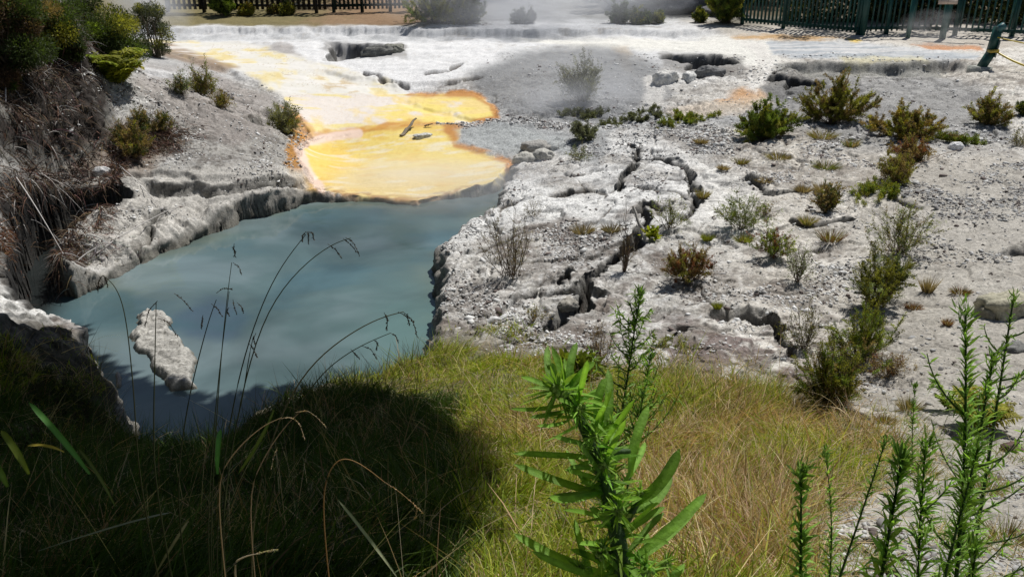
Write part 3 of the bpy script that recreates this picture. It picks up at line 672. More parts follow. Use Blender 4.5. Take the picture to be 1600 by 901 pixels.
for n, (u, v, s, lab, col, bx, rz) in enumerate([
  (1572, 486, (.46, .34, .26), 'large square pale block of rock at the right edge of the photo', (.40, .38, .29), .6, .2),
  (1545, 492, (.22, .2, .16), 'smaller rock leaning on the large square block at the right edge', (.28, .26, .2), .3, .6),
  (1492, 233, (.22, .16, .18), 'bright white stone beside the low bushes on the right flat', (.80, .80, .80), .1, 0),
  (1040, 128, (.55, .4, .42), 'white boulder in front of the right-hand cave mouth', (.66, .65, .62), .2, .3),
  (1076, 126, (.36, .3, .3), 'white stone just right of the boulder at the right-hand cave mouth', (.66, .66, .64), .2, .9),
  (822, 252, (.50, .3, .26), 'folded grey-white rock at the inlet, left lump of its cluster', (.46, .45, .41), .0, .5),
  (848, 246, (.40, .3, .24), 'folded grey-white rock at the inlet, right lump of its cluster', (.50, .49, .45), .0, -.4),
  (838, 232, (.55, .36, .22), 'ridged rock behind the folded lumps at the inlet', (.36, .35, .33), .2, .2),
  (150, 224, (.24, .20, .16), 'white stone among brown twigs below the left bluff', (.55, .55, .55), .2, .1),
  (888, 478, (.22, .16, .14), 'small pale rock wedged in the widest crack', (.36, .34, .30), .3, .7),
  (1580, 703, (.13, .09, .07), 'dark reddish stone lying at the right edge of the gravel', (.12, .08, .07), .3, .1),
  (660, 214, (.36, .2, .10), 'pale lump sticking up out of the yellow crust beside the planks', (.55, .55, .52), .3, .5),
  (1586, 546, (.24, .16, .10), 'flat grey stone on the gravel below the square block', (.2, .2, .19), .3, .3),
  (590, 84, (.9, .4, .34), 'rough dark rock inside the left-hand cave mouth', (.16, .16, .15), .0, .3),
  (615, 80, (.6, .5, .3), 'streaked grey rock at the right end of the left-hand cave', (.22, .22, .19), .2, .8),
  (1108, 118, (.7, .45, .35), 'dark rubble rock under the right-hand cave mouth', (.2, .2, .2), .0, .2),
  (1128, 24, (1.5, .8, .5), 'dark layered boulder at the right end of the rock heap below the trees', (.14, .14, .15), .1, .2),
  (1040, 18, (3.4, 1.4, 1.1), 'broad heap of dark layered rock left of the green fence', (.17, .175, .185), .0, .1)]):
    P = ground(u, v); P[2] += s[2]*.12
    rock('rock' if s[0] < 1.2 else 'rock_heap', lab, P, s, col, 80+n*3, boxy=bx, rz=rz, rough=.3 if s[0] < 1.2 else .5, sub=22 if s[0] < .6 else 34)

# ------------------------------------------------------------------ driftwood
def stick(name, label, A, B, r, col, cat='driftwood', flat=1.0, seed=1):
    rng = np.random.default_rng(seed); t = np.linspace(0, 1, 9)[:,None]; p = A*(1-t) + B*t + rng.normal(size=(9, 3))*r*.22
    V, F, C = tubes([p], np.linspace(r, r*.55, 9)[None], col, 7)
    c = (A+B)/2; V = (V-p.repeat(7, 0))*np.array([1, 1, flat]) + p.repeat(7, 0)
    for e in (0, 8):
        pass
    mb = MB().add(V, F, C); mb.add(V[:7], [[6,5,4,3,2,1,0]], col); mb.add(V[-7:], [[0,1,2,3,4,5,6]], col)
    return tag(mb.build(name, M_WOOD, origin=c), label, cat)
g = ground
A = g(1009, 378); B = at_depth(989, 324, proj(0, 0, 0)[0]*0 + (A[1]*cos(TH) + (CAMZ-A[2])*sin(TH)) + .12)
stick('driftwood_stick', 'bleached grey stick leaning across the crack beside a yellow-green plant', A + [0, 0, .02], B, .028, (.42, .40, .37), seed=3)
A = g(627, 213); B = g(650, 196) + [0, 0, .16]; stick('plank', 'dark weathered plank resting on the yellow crust, pointing up to the right', A, B, .05, (.24, .2, .15), 'plank', .4, 4)
A = g(664, 199) + [0, 0, .03]; B = g(676, 198) + [0, 0, .07]; stick('wood_chip', 'tiny dark chip of wood right of the plank on the yellow crust', A, B, .03, (.2, .15, .1), 'wood', .6, 5)
A = g(765, 503) + [0, 0, .02]; B = g(806, 494) + [0, 0, .02]; stick('pale_slat', 'flat white slat of crust lying on the rubble left of the widest crack', A, B, .05, (.62, .62, .62), 'slat', .3, 6)
for k, (a, b, lab) in enumerate([((120,415),(175,385),'bleached twig curving over the tip of the left rock shelf'), ((150,392),(290,322),'long white twig lying along the left rock shelf'),
      ((138,372),(182,396),'short bleached twig on the middle of the left rock shelf'), ((190,330),(252,330),'white twig lying flat at the back of the left rock shelf'),
      ((100,372),(150,362),'forked white twig at the left end of the rock shelf'), ((1370,290),(1500,238),'long thin brown branch lying from the bushes to the white stone'),
      ((10,165),(55,300),'bleached branch hanging down the left bluff nearest the frame edge'), ((60,240),(110,330),'brown branch trailing from the bluff towards the dark gully'),
      ((0,165),(60,215),'pale branch sloping down the top of the left bluff')]):
    A = g(*a) + [0, 0, .05]; B = g(*b) + [0, 0, .05]; mid = (A+B)/2 + [0, 0, .1]
    t = np.linspace(0, 1, 10)[:,None]; p = A*(1-t)**2 + 2*mid*t*(1-t) + B*t*t
    p[:,2] = np.maximum(p[:,2], height(p[:,0], p[:,1]) + .012)
    r = .011 if k != 5 else .008
    V, F, C = tubes([p], np.linspace(r, r*.35, 10)[None], (.5, .48, .46) if k not in (5, 7) else (.2, .13, .09), 5)
    tag(MB().add(V, F, C).build('fallen_branch', M_TWIG, origin=p[5]), lab, 'branch', 'fallen branches')

# ------------------------------------------------------------------ fences
DG = (.014, .066, .056)
def beam(mb, A, B, w, h, col):
    """straight rectangular bar from A to B (w across, h up)"""
    A = np.asarray(A, float); B = np.asarray(B, float); d = nrm(B-A)
    s = nrm(np.cross(d, [0, 0, 1.])) if abs(d[2]) < .95 else nrm(np.cross(d, [0, 1., 0])); t = np.cross(s, d)
    V = [A*(1-k) + B*k + s*i*w/2 + t*j*h/2 for k in (0, 1) for i in (-1, 1) for j in (-1, 1)]
    mb.add(V, [[0,1,3,2],[4,6,7,5],[0,4,5,1],[2,3,7,6],[0,2,6,4],[1,5,7,3]], col)
def fence(name, label, A, B, H, step, pw, posts, col, seed, gap=.1, group=None, rails=(.16, .82), cap=False, tilt=0):
    rng = np.random.default_rng(seed); A = np.asarray(A); B = np.asarray(B); o = thing(name, (A+B)/2, label, 'fence', group)
    L = np.linalg.norm((B-A)[:2]); n = int(L/step); d = (B-A)/L; s = nrm(np.cross(d, [0, 0, 1.]))
    if s[1] > 0: s = -s
    for i in range(n):
        c = A + d*step*(i+.5); mb = MB(); c = c + s*.035
        h = H*(1 + rng.normal()*.008); lean = d*rng.normal()*.006
        beam(mb, c + [0, 0, gap], c + lean + [0, 0, h], pw, .02, np.asarray(col)*rng.uniform(.75, 1.3))
        if n <= 96: mb.build('picket', M_PAINT, o)
        else:
            if i == 0: big = MB()
            big.add(mb.V[0], mb.F[0], mb.C[0])
    if n > 96: tag(big.build('pickets', M_PAINT, o), kind='stuff')
    for r in rails:
        mb = MB(); beam(mb, A + [0, 0, H*r], B + [0, 0, H*r], .045, .09, col); mb.build('rail', M_PAINT, o)
    if cap:
        mb = MB(); beam(mb, A + [0, 0, H+.04], B + [0, 0, H+.04], .14, .06, col); mb.build('top_rail', M_PAINT, o)
    for t in posts:
        c = A + (B-A)*t - s*.06; mb = MB(); beam(mb, c - [0, 0, .3], c + [0, 0, H*1.02], .11, .11, col); mb.build('post', M_PAINT, o)
    return o
def gz(u, v): return ground(u, v)
fence('picket_fence', 'dark picket fence behind the dry turf at the top left, pale light between its boards', gz(262, 19.5), gz(520, 20), 1.5, .185, .105, (0, .22, .45, .68, .9), (.02, .02, .02), 1, group='fences around the terrace')
fence('picket_fence', 'dark green-black slatted fence behind the reddish turf, just left of the big olive bush', gz(522, 20), gz(668, 17), 1.5, .15, .08, (0, .3, .6, .95), (.012, .03, .026), 2, group='fences around the terrace')
fence('railing_fence', 'dark green slatted fence, pale path showing through, left of the tall gate post', gz(1158, 38), gz(1341, 55), 1.75, .125, .062, (0, .37, .99), DG, 3, gap=.06, group='fences around the terrace', rails=(.09, .85))
fence('railing_fence', 'dark green railing fence running to the right edge, behind the small pale sign', gz(1420, 52), gz(1720, 63), 1.35, .16, .05, (.0, .25, .55, .9), DG, 4, gap=.1, group='fences around the terrace', rails=(.12, .9), cap=True)
A = gz(1346, 55); B = gz(1425, 53); fence('railing_fence', 'short dark green railing between the tall gate post and the rusty stump post', A, B, 1.35, .17, .05, (.5,), DG, 5, group='fences around the terrace', rails=(.14, .9), cap=True)
def tall_post():
    P = gz(1346, 55); o = thing('gate_post', P, 'tall square dark green post where the two green fences meet', 'post', 'green fence posts'); mb = MB(); beam(mb, P - [0, 0, .3], P + [0, 0, 1.95], .15, .15, DG); mb.build('shaft', M_PAINT, o)
    mb = MB(); beam(mb, P + [0, 0, 1.95], P + [0, 0, 2.0], .2, .2, DG); mb.build('cap', M_PAINT, o)
tall_post()
for u, v, h, w, lab in ((1418, 60, 1.15, .1, 'dark green post with a worn foot, left of the small sign'), (1472, 61, 1.15, .13, 'plain dark green post in front of the railing, right of the small sign')):
    P = gz(u, v); o = thing('railing_post', P, lab, 'post', 'green fence posts'); mb = MB(); beam(mb, P - [0, 0, .2], P + [0, 0, h], w, w, np.array(DG)*1.3); mb.build('shaft', M_PAINT, o)
    mb = MB(); beam(mb, P + [0, 0, h], P + [0, 0, h+.03], w*1.3, w*1.3, DG); mb.build('cap', M_PAINT, o)
A = gz(1346, 57) + [0, -.1, 1.18]; B = gz(1540, 64) + [0, -.2, 1.15]; mb = MB(); beam(mb, A, B, .05, .07, np.array(DG)*1.3)
tag(mb.build('handrail', M_PAINT, origin=A), 'long dark green handrail carrying the small pale sign', 'rail')
def sign():
    P = gz(1467, 60); P = P + [-.05, -.26, 1.02]; o = thing('small_sign', P, 'small pale oblong sign hung on the green handrail', 'sign')
    mb = MB(); beam(mb, P + [-.27, 0, 0], P + [.27, 0, 0], .015, .13, (.50, .42, .36)); mb.build('panel', M_PAINT, o)
    mb = MB(); beam(mb, P + [-.003, -.011, -.065], P + [-.003, -.011, .065], .01, .004, (.3, .25, .2)); mb.build('seam', M_PAINT, o)
sign()
def bollard():
    P = gz(1531, 117); o = thing('barrier_post', P, 'bent dark green barrier post with peeling paint on a square concrete footing', 'post')
    mb = MB(); box(mb, P + [0, .05, .07], (.40, .40, .24), (.42, .43, .39), rz=.15); mb.build('concrete_footing', M_ROCK, o)
    b = P + [.02, .05, .16]
    mb = MB(); beam(mb, b, b + [.16, 0, .34], .19, .15, DG); beam(mb, b + [.15, 0, .30], b + [.22, 0, .95], .17, .14, DG); mb.build('shaft', M_PAINT, o)
    mb = MB(); beam(mb, b + [.20, 0, .88], b + [.34, -.02, 1.0], .16, .12, (.03, .11, .12)); mb.build('clamp', M_PAINT, o)
    mb = MB(); beam(mb, b + [.23, -.09, .25], b + [.27, -.09, .66], .02, .07, (.22, .25, .22)); mb.build('peeling_strip', M_PAINT, o)
    mb = MB(); beam(mb, b + [.06, -.09, .40], b + [.26, -.09, .42], .18, .06, (.45, .33, .05)); mb.build('tape_wrap', M_PAINT, o)
    for k, (dz, sag, w, lab) in enumerate(((.72, .05, .03, 'upper yellow barrier tape stretched from the bent post to the right'), (.42, .22, .05, 'lower twisted yellow tape sagging from the bent post to the right'))):
        a = b + [.2, -.05, dz]; e = gz(1690, 122 + 10*k) + [.2, 0, .55-.25*k]; t = np.linspace(0, 1, 14)[:,None]
        p = a*(1-t) + e*t; p[:,2] -= sag*4*(t*(1-t))[:,0]
        mb = MB(); V, F, C = tubes([p], np.full((1, 14), w*.5), (.55, .42, .03), 4); V = (V-p.repeat(4, 0))*[1, .25, 1] + p.repeat(4, 0)
        tag(mb.add(V, F, C).build('barrier_tape', M_PAINT, origin=a), lab, 'tape', 'yellow barrier tapes')
bollard()

# ------------------------------------------------------------------ plants
G_OL = (.20, .20, .035); G_GR = (.135, .19, .03); G_DK = (.045, .068, .018); G_YG = (.26, .30, .03); BRN = (.22, .16, .075); RED = (.19, .075, .04)
TAN = (.36, .28, .17); GRY = (.22, .20, .17); PGR = (.20, .24, .11); GOLD = (.32, .24, .04)
def px_m(P): return (P[1]*cos(TH) + (CAMZ-P[2])*sin(TH))/FPX
def shrub(name, label, cat, u, v, wpx, hpx, cols, dens=1.0, style='bush', seed=0, group=None, P=None, W=None, H=None, leafsize=None, twigc=(.15, .115, .08), lean=0.0, deep=.8):
    """radiating twiggy stems with small leaves along them; base centre at photo pixel u,v"""
    rng = np.random.default_rng(seed+1000)
    if P is None: P = ground(u, v)
    s = px_m(P); W = W or wpx*s; H = H or hpx*s*1.02
    o = thing(name, P, label, cat, group)
    ns = int({'bush': 46, 'airy': 34, 'mat': 60, 'tuft': 10}.get(style, 40)*(.6+.4*min(dens, 2)))
    # stem tips on an uneven dome
    a = rng.uniform(0, 2*pi, ns); q = np.sqrt(rng.uniform(.02, 1, ns)); lump = 1 + .32*np.sin(a*2+seed) + .26*np.sin(a*5+seed*2)
    hx = q*np.cos(a)*W*.5*lump + lean*H; hy = q*np.sin(a)*W*.5*lump*deep
    hz = H*np.sqrt(np.maximum(1-q**2*.85, .05))*rng.uniform(.65, 1.08, ns)
    hz = hz*np.where(rng.random(ns) < .2, 1.3, 1.0)
    if style == 'mat': hz = H*rng.uniform(.15, .55, ns)
    tip = P + np.stack([hx, hy, hz], 1)
    gb = rng.normal(size=(ns, 3))*[W*.06, W*.06*deep, 0] if style != 'mat' else np.c_[hx, hy, 0*hx]*.85
    root = P + gb; root[:,2] = P[2]-.02
    if style == 'mat':
        root[:,2] = height(root[:,0], root[:,1])-.02; tip[:,2] = height(tip[:,0], tip[:,1]) + hz
    t = np.linspace(0, 1, 5)[None,:,None]; mid = (root+tip)/2 + np.c_[(hx*.15), (hy*.15), -H*.06*np.ones(ns)] + rng.normal(size=(ns, 3))*H*.05
    path = root[:,None]*(1-t)**2 + 2*mid[:,None]*t*(1-t) + tip[:,None]*t*t
    r = np.linspace(1, .35, 5)[None,:]*max(.002, min(.009, H*.009))*(1 if style != 'airy' else .8)
    mb = MB(); mb.add(*tubes(path, r*np.ones((ns, 1)), jit(twigc, rng, ns, .3), 3))
    # side twigs
    nt = ns*(6 if style != 'airy' else 8); k = rng.integers(0, ns, nt); tt = rng.uniform(.25, 1, nt)
    def on(k, tt): tt = tt[:,None]; return root[k]*(1-tt)**2 + 2*mid[k]*tt*(1-tt) + tip[k]*tt*tt
    b = on(k, tt); ax = nrm(tip[k]-root[k]); d = nrm(ax + rng.normal(size=(nt, 3))*.6 + [0, 0, .15]); ln = H*rng.uniform(.12, .36, nt)*(1 if style != 'mat' else .9)
    e = b + d*ln[:,None]; pth = np.stack([b, (b+e)/2 + rng.normal(size=(nt, 3))*ln[:,None]*.06, e], 1)
    mb.add(*tubes(pth, np.array([[1, .7, .35]])*max(.0014, min(.004, H*.004))*np.ones((nt, 1)), jit(twigc, rng, nt, .3), 3))
    nf = int(18 + 30*min(dens, 1.5)); fa = rng.uniform(0, 2*pi, nf); fr = rng.uniform(.15, .8, nf); fx = P[0] + np.cos(fa)*fr*W; fy = P[1] + np.sin(fa)*fr*W*deep; fd = rng.normal(size=(nf, 2)); fd /= np.linalg.norm(fd, axis=1)[:,None]; fl = W*rng.uniform(.05, .2, nf)
    e0 = np.c_[fx, fy, height(fx, fy) + .006]; ex = fx + fd[:,0]*fl; ey = fy + fd[:,1]*fl; e1 = np.c_[ex, ey, height(ex, ey) + .008]
    mb.build('stems', M_TWIG, o); mb = MB(); mb.add(*tubes(np.stack([e0, (e0+e1)/2 + [0, 0, .006], e1], 1), np.array([[.8, .7, .4]])*max(.002, px_m(P)*.35)*np.ones((nf, 1)), jit(twigc, rng, nf, .35), 3))
    tag(mb.build('fallen_twigs', M_TWIG, o), kind='stuff')
    if dens > 0:
        ls = leafsize or max(.013, px_m(P)*2.3)
        nl = int(np.clip(dens*{'bush': 8500, 'airy': 2200, 'mat': 5200, 'tuft': 500}[style]*np.clip(W*H/(.5*.35), .25, 3), 150, 42000))
        j = rng.integers(0, nt, nl); f = rng.random(nl)[:,None]; p = b[j]*(1-f) + e[j]*f + rng.normal(size=(nl, 3))*ls*.5
        zg = P[2] if style != 'mat' else height(p[:,0], p[:,1]); p[:,2] = np.maximum(p[:,2], zg)
        D = nrm(d[j] + rng.normal(size=(nl, 3))*.7 + [0, 0, .25])
        ci = np.array([rng.choice(len(cols), p=[c[1]/sum(q[1] for q in cols) for c in cols]) for _ in range(nt)])[j]   # colour by twig
        cc = np.array([c[0] for c in cols])[ci]; sh = (1 + rng.normal(size=nt)*.25)[j][:,None]
        C = np.clip(cc*sh*(1 + rng.normal(size=(nl, 1))*.25), .004, .9)
        mb = MB(); mb.add(*blades(p, D, ls*rng.uniform(.8, 1.7, nl), ls*rng.uniform(.35, .6, nl), .1, C, C*1.15, rng, 2 if ls > .02 else 1, ls > .02))
        mb.build('foliage', M_LEAF, o)
    return o
def tuft(name, label, cat, u, v, wpx, hpx, cols, n=260, seed=0, group=None, P=None, blade=.003):
    rng = np.random.default_rng(seed+2000)
    if P is None: P = ground(u, v)
    s = px_m(P); W = wpx*s; H = hpx*s; a = rng.uniform(0, 2*pi, n); q = np.sqrt(rng.random(n))
    p = P + np.stack([q*np.cos(a)*W*.3, q*np.sin(a)*W*.25, 0*a], 1); D = np.stack([np.cos(a)*q*W*.6/H, np.sin(a)*q*W*.5/H, np.ones(n)], 1)
    ci = rng.integers(0, len(cols), n); C = np.clip(np.array(cols)[ci]*(1+rng.normal(size=(n, 1))*.25), .004, .9)
    mb = MB(); mb.add(*blades(p, D, H*rng.uniform(.6, 1.15, n), max(blade, s*.7), rng.uniform(0, .35, n), C*.8, C*1.1, rng, 3))
    return tag(mb.build(name, M_GRASS, origin=P), label, cat, group)

S = 'shrubs on the sinter flat'
for k, a in enumerate([
 # label, u, v, w, h, colours, density, style
 ('dense green rounded bush standing alone right of the low mats', 1195, 219, 82, 50, [(G_GR, 3), (G_OL, 2)], 1.7, 'bush'),
 ('tallest olive bush with reddish bare twigs, below the wet scarp', 1300, 192, 100, 66, [(G_OL, 3), (BRN, 2)], 1.5, 'bush'),
 ('wide low olive and rust coloured bush right of the tallest bush', 1412, 216, 112, 44, [(G_OL, 3), (BRN, 2), (GOLD, 1)], 1.7, 'bush'),
 ('flat bright green bush touching the wide rust coloured one', 1488, 221, 72, 20, [(G_GR, 3), (G_OL, 2)], 1.3, 'mat'),
 ('olive brown bush furthest right below the concrete footing', 1542, 196, 56, 38, [(G_OL, 3), (BRN, 3)], 1.2, 'bush'),
 ('red-brown half dead bush left of the white stone', 1424, 252, 62, 38, [(BRN, 3), (RED, 2), (G_OL, 1)], 1.0, 'bush'),
 ('tangled brown bush between the red-brown and the low green ones', 1400, 286, 70, 46, [(BRN, 3), (G_OL, 2)], .8, 'bush'),
 ('low green bush at the foot of the tangled brown one', 1370, 302, 88, 26, [(G_GR, 2), (G_OL, 3), (G_YG, 1)], 1.4, 'mat'),
 ('dark spiky brown bush leaning left above a black shadow', 1292, 332, 46, 44, [(BRN, 3), (G_OL, 1), (G_DK, 1)], 1.1, 'bush'),
 ('large airy grey-green bush of bare twigs on the pale right flat', 1405, 396, 100, 78, [(PGR, 3), (G_OL, 3), (BRN, 1)], 1.0, 'airy'),
 ('pale spiky bush with green base right of the forked cracks', 1158, 357, 80, 54, [(PGR, 3), (G_GR, 2), (G_OL, 1)], 1.1, 'airy'),
 ('airy sapling clump growing behind the leaning driftwood stick', 1045, 357, 52, 50, [(PGR, 3), (G_OL, 1)], .5, 'airy'),
 ('red and green broad-leaved bush in the middle of the right flat', 1208, 402, 58, 42, [(G_YG, 2), (RED, 2), (G_GR, 2)], .8, 'bush'),
 ('thin upright green shrub over a patch of black ash', 1246, 440, 40, 64, [(G_GR, 3), (PGR, 3)], .6, 'airy'),
 ('rust coloured bush standing alone on white chips', 1072, 438, 86, 54, [(BRN, 4), (RED, 2), (G_OL, 1)], 1.3, 'bush'),
 ('large olive bush uppermost of the near right thicket', 1368, 474, 98, 86, [(G_OL, 4), (G_DK, 1), (PGR, 1)], 1.4, 'bush'),
 ('bright green bush in the middle of the near right thicket', 1345, 562, 92, 76, [(G_GR, 3), (G_OL, 3), (G_YG, 1)], 1.6, 'bush'),
 ('biggest green bush lowest in the near right thicket', 1298, 628, 118, 100, [(G_GR, 3), (G_OL, 4), (BRN, 1)], 1.7, 'bush'),
 ('smoky olive shrub on the left side of the near right thicket', 1255, 545, 56, 66, [(G_OL, 3), (G_DK, 2), (BRN, 1)], 1.0, 'airy'),
 ('brown withered shrub on the right side of the near right thicket', 1385, 590, 60, 44, [(BRN, 4), (TAN, 1), (RED, 1)], .7, 'bush'),
 ('leafless grey twiggy bush beside the pool edge', 800, 430, 90, 92, [(GRY, 3), (BRN, 1)], .25, 'airy'),
 ('brown dead shrub just left of the second tall weed', 938, 566, 56, 62, [(BRN, 4), (RED, 1)], .6, 'airy'),
 ('steam-veiled grey-green bush on the grey mound', 908, 158, 80, 60, [((.19, .195, .175), 3)], 1.3, 'airy'),  # leaves greyed, steam haze painted into their colour
 ('small round smoky bush behind the cracked white slabs', 910, 217, 54, 22, [((.14, .15, .11), 3)], 1.1, 'bush'),
 ('wispy grey seedling below the smoky bush', 905, 250, 40, 22, [(PGR, 2), (GRY, 2)], .4, 'airy'),
 ('long low green mat below the white cascade', 1070, 190, 94, 15, [(G_OL, 3), (G_GR, 2)], 1.1, 'mat'),
 ('hazy grey-green mat left of the long low one', 990, 184, 90, 15, [((.12, .13, .08), 3)], 1.1, 'mat'),
 ('leftmost hazy mat of grey-green growth under the grey mound', 912, 184, 56, 15, [((.12, .13, .08), 3)], .9, 'mat'),
 ('yellowish seedling between the pool edge and the widest crack', 836, 500, 44, 26, [(GOLD, 2), (G_YG, 1), (BRN, 2)], .6, 'airy'),
 ('low yellow-green plant growing in the hollow below the chips', 1044, 534, 62, 22, [(G_YG, 3), (G_OL, 1)], .8, 'mat'),
 ('thin bare sapling rising beside the middle of the long crack', 975, 424, 14, 84, [(BRN, 1), (GRY, 1)], .1, 'airy'),
 ('small twiggy plant on the pale slab left of the driftwood stick', 834, 338, 40, 24, [(GRY, 1)], .1, 'airy'),
 ('dark green scrap of bush cut by the right frame edge', 1597, 178, 26, 20, [(G_DK, 3), (G_OL, 1)], 1.0, 'bush'),
 ('dry grey bush cut by the right frame edge above the gravel', 1590, 228, 34, 24, [(GRY, 2), (G_OL, 2)], .5, 'airy'),
 ('sparse brown plant right of the forked crack', 1195, 336, 30, 22, [(BRN, 2), (G_OL, 1)], .5, 'airy')]):
    lab, u, v, w, h, cols, dn, sty = a
    shrub('shrub' if sty != 'mat' else 'low_shrub', lab, 'shrub', u, v, w, h, cols, dn, sty, k*7+1, S)
for k, (lab, u, v, w, h, cols) in enumerate([
 ('tan tuft left of the tiny rust tufts on the right flat', 1198, 281, 38, 14, [TAN, BRN]), ('rust-green tuft behind the tan one', 1157, 257, 28, 15, [G_OL, BRN]),
 ('yellow-green tuft under the wide rust coloured bush', 1330, 231, 28, 19, [G_GR, BRN, TAN]), ('pale brown tuft below the tallest olive bush', 1285, 216, 52, 20, [TAN, BRN, G_OL]),
 ('wide straw tuft above the tan one', 1216, 248, 50, 17, [TAN, G_OL, BRN]), ('low green tuft with brown tips, centre of the right flat', 1290, 263, 52, 19, [G_GR, G_OL, BRN]),
 ('brown-green tuft between the leafy bush and the airy bush', 1297, 377, 46, 28, [G_OL, BRN, RED]), ('dry upright straw tuft on the gravel right of the thicket', 1449, 456, 26, 30, [TAN, TAN, BRN]),
 ('reddish flat tuft on the gravel beside the straw tuft', 1500, 458, 38, 14, [RED, G_OL]), ('rusty flat tuft below the straw tuft', 1428, 482, 30, 12, [RED, BRN]),
 ('small pale tuft lower down on the gravel', 1480, 508, 18, 14, [TAN, RED]), ('golden tuft at the edge of the dry grass', 1383, 660, 40, 18, [GOLD, BRN]),
 ('pale tuft right of the dark spiky bush', 1262, 350, 30, 20, [TAN, G_OL]), ('small rusty tuft among the small tufts', 1130, 266, 22, 10, [BRN, TAN]),
 ('faint brown tuft above the dark spiky bush', 1095, 224, 26, 12, [TAN, BRN]), ('greenish tuft at the lower left foot of the red and green bush', 1162, 378, 34, 18, [G_YG, BRN]),
 ('tiny tuft left of the red and green bush', 1105, 376, 20, 14, [G_OL, G_YG]), ('brown tuft under the low green tuft', 1286, 300, 36, 20, [BRN, TAN]),
 ('tuft of grey grass in the hollow by the crack, left part', 910, 366, 40, 22, [GRY, BRN, TAN]), ('tuft of grey grass in the hollow by the crack, right part', 955, 362, 34, 18, [GRY, BRN]),
 ('green-brown tuft at the fork of the cracks', 1098, 310, 22, 20, [G_OL, BRN, TAN]), ('small green tuft over the small scarp', 1120, 492, 16, 14, [G_YG, G_OL]),
 ('yellow blades in the widest crack', 905, 486, 36, 14, [GOLD, G_YG]), ('ragged straw tuft on the gravel right of the biggest thicket bush', 1420, 640, 44, 30, [TAN, G_OL, BRN]), ('low straw tuft below the golden one, at the grass margin', 1400, 700, 60, 34, [TAN, G_YG, BRN]),
 ('green and straw tuft between the leaning weed and the lime fern', 1440, 745, 56, 40, [TAN, G_OL]), ('straw tuft at the foot of the tall spiky weed', 1540, 770, 70, 44, [TAN, G_YG]),
 ('loose dry tuft near the bottom right corner', 1570, 850, 80, 50, [TAN, G_OL, BRN]), ('straw wisps above the red and green bush', 1255, 300, 30, 16, [TAN, BRN])]):
    tuft('grass_tuft', lab, 'grass tuft', u, v, w, h, cols, 240, k, 'small tufts on the right flat')

def rosette(name, label, cat, u, v, wpx, hpx, col, n, seed, P=None, group=None):
    rng = np.random.default_rng(seed); P = ground(u, v) if P is None else P; s = px_m(P); W = wpx*s; H = hpx*s
    a = rng.uniform(0, 2*pi, n); el = rng.uniform(.25, 1.4, n); D = np.stack([np.cos(a)*np.cos(el), np.sin(a)*np.cos(el), np.sin(el)], 1)
    p = P + np.stack([rng.normal(size=n)*W*.16, rng.normal(size=n)*W*.12, rng.uniform(0, .5, n)*H], 1); C = jit(col, rng, n, .22)
    return tag(MB().add(*blades(p, D, H*rng.uniform(.3, .6, n), H*.15, .3, C, C*1.2, rng, 3, True)).build(name, M_LEAF, origin=P), label, cat, group)
rosette('leafy_plant', 'bright yellow-green leafy plant at the foot of the leaning driftwood stick', 'plant', 1017, 373, 30, 30, (.24, .27, .02), 90, 5)
rosette('leafy_plant', 'small rounded leaves of a yellow-green herb behind the nearest weed', 'plant', 905, 590, 90, 60, (.16, .20, .03), 260, 6)
def fern(name, label, u, v, wpx, hpx, col, nf, seed, P=None, spread=1.0):
    """arching fronds: rachis with paired pinnae"""
    rng = np.random.default_rng(seed); P = ground(u, v) if P is None else P; s = px_m(P); W = wpx*s; H = hpx*s
    o = thing(name, P, label, 'fern')
    for i in range(nf):
        a = rng.uniform(0, 2*pi); L = .62*W*rng.uniform(.7, 1.1); k = 15; t = np.linspace(0, 1, k)
        d = np.array([cos(a), sin(a)*.8*spread, 0]); el = rng.uniform(.5, 1.2); h = H*rng.uniform(.6, 1.1)
        c = P + rng.normal(size=3)*[W*.05, W*.05, 0] + d*(L*t)[:,None]*cos(el*.5); c[:,2] = P[2] + h*np.sin(np.clip(t*2.0*el, 0, pi*.9))*(.9) + .02
        mb = MB(); mb.add(*tubes([c], np.linspace(.006, .002, k)[None]*max(1, H*2), (.12, .12, .03), 3))
        T = nrm(np.gradient(c, axis=0)); sd = nrm(np.cross(T, [0, 0, 1.])); C = jit(col, rng, 1, .2)
        for sg in (-1, 1):
            p = np.repeat(c[1:], 3, 0); n = len(p); f = np.repeat(t[1:], 3); D = np.repeat(T[1:]*.45, 3, 0) + sg*np.repeat(sd[1:], 3, 0) + rng.normal(size=(n, 3))*.14
            p = p + np.repeat(T[1:], 3, 0)*(rng.random(n)*L/k)[:,None]
            mb.add(*blades(p, D, L*.36*np.sin(pi*np.clip(.12+f*.86, 0, 1))*rng.uniform(.8, 1.1, n)+.01, L*.055, .25, C*.9, C*1.15, rng, 3, True, side=np.tile([0, 0, 1.], (n, 1)) + rng.normal(size=(n, 3))*.25))
        mb.build('frond', M_LEAF, o)
    return o
fern('fern', 'bright green fern clump under the dark bush on the left bluff', 184, 132, 84, 50, (.27, .30, .035), 60, 11)
fern('fern', 'yellow fern with golden fronds behind the tall right-hand weeds', 1525, 668, 84, 52, (.33, .32, .025), 22, 12)
fern('fern', 'lime green fern frond reaching left of the yellow fern', 1478, 640, 62, 46, (.26, .36, .04), 10, 13)

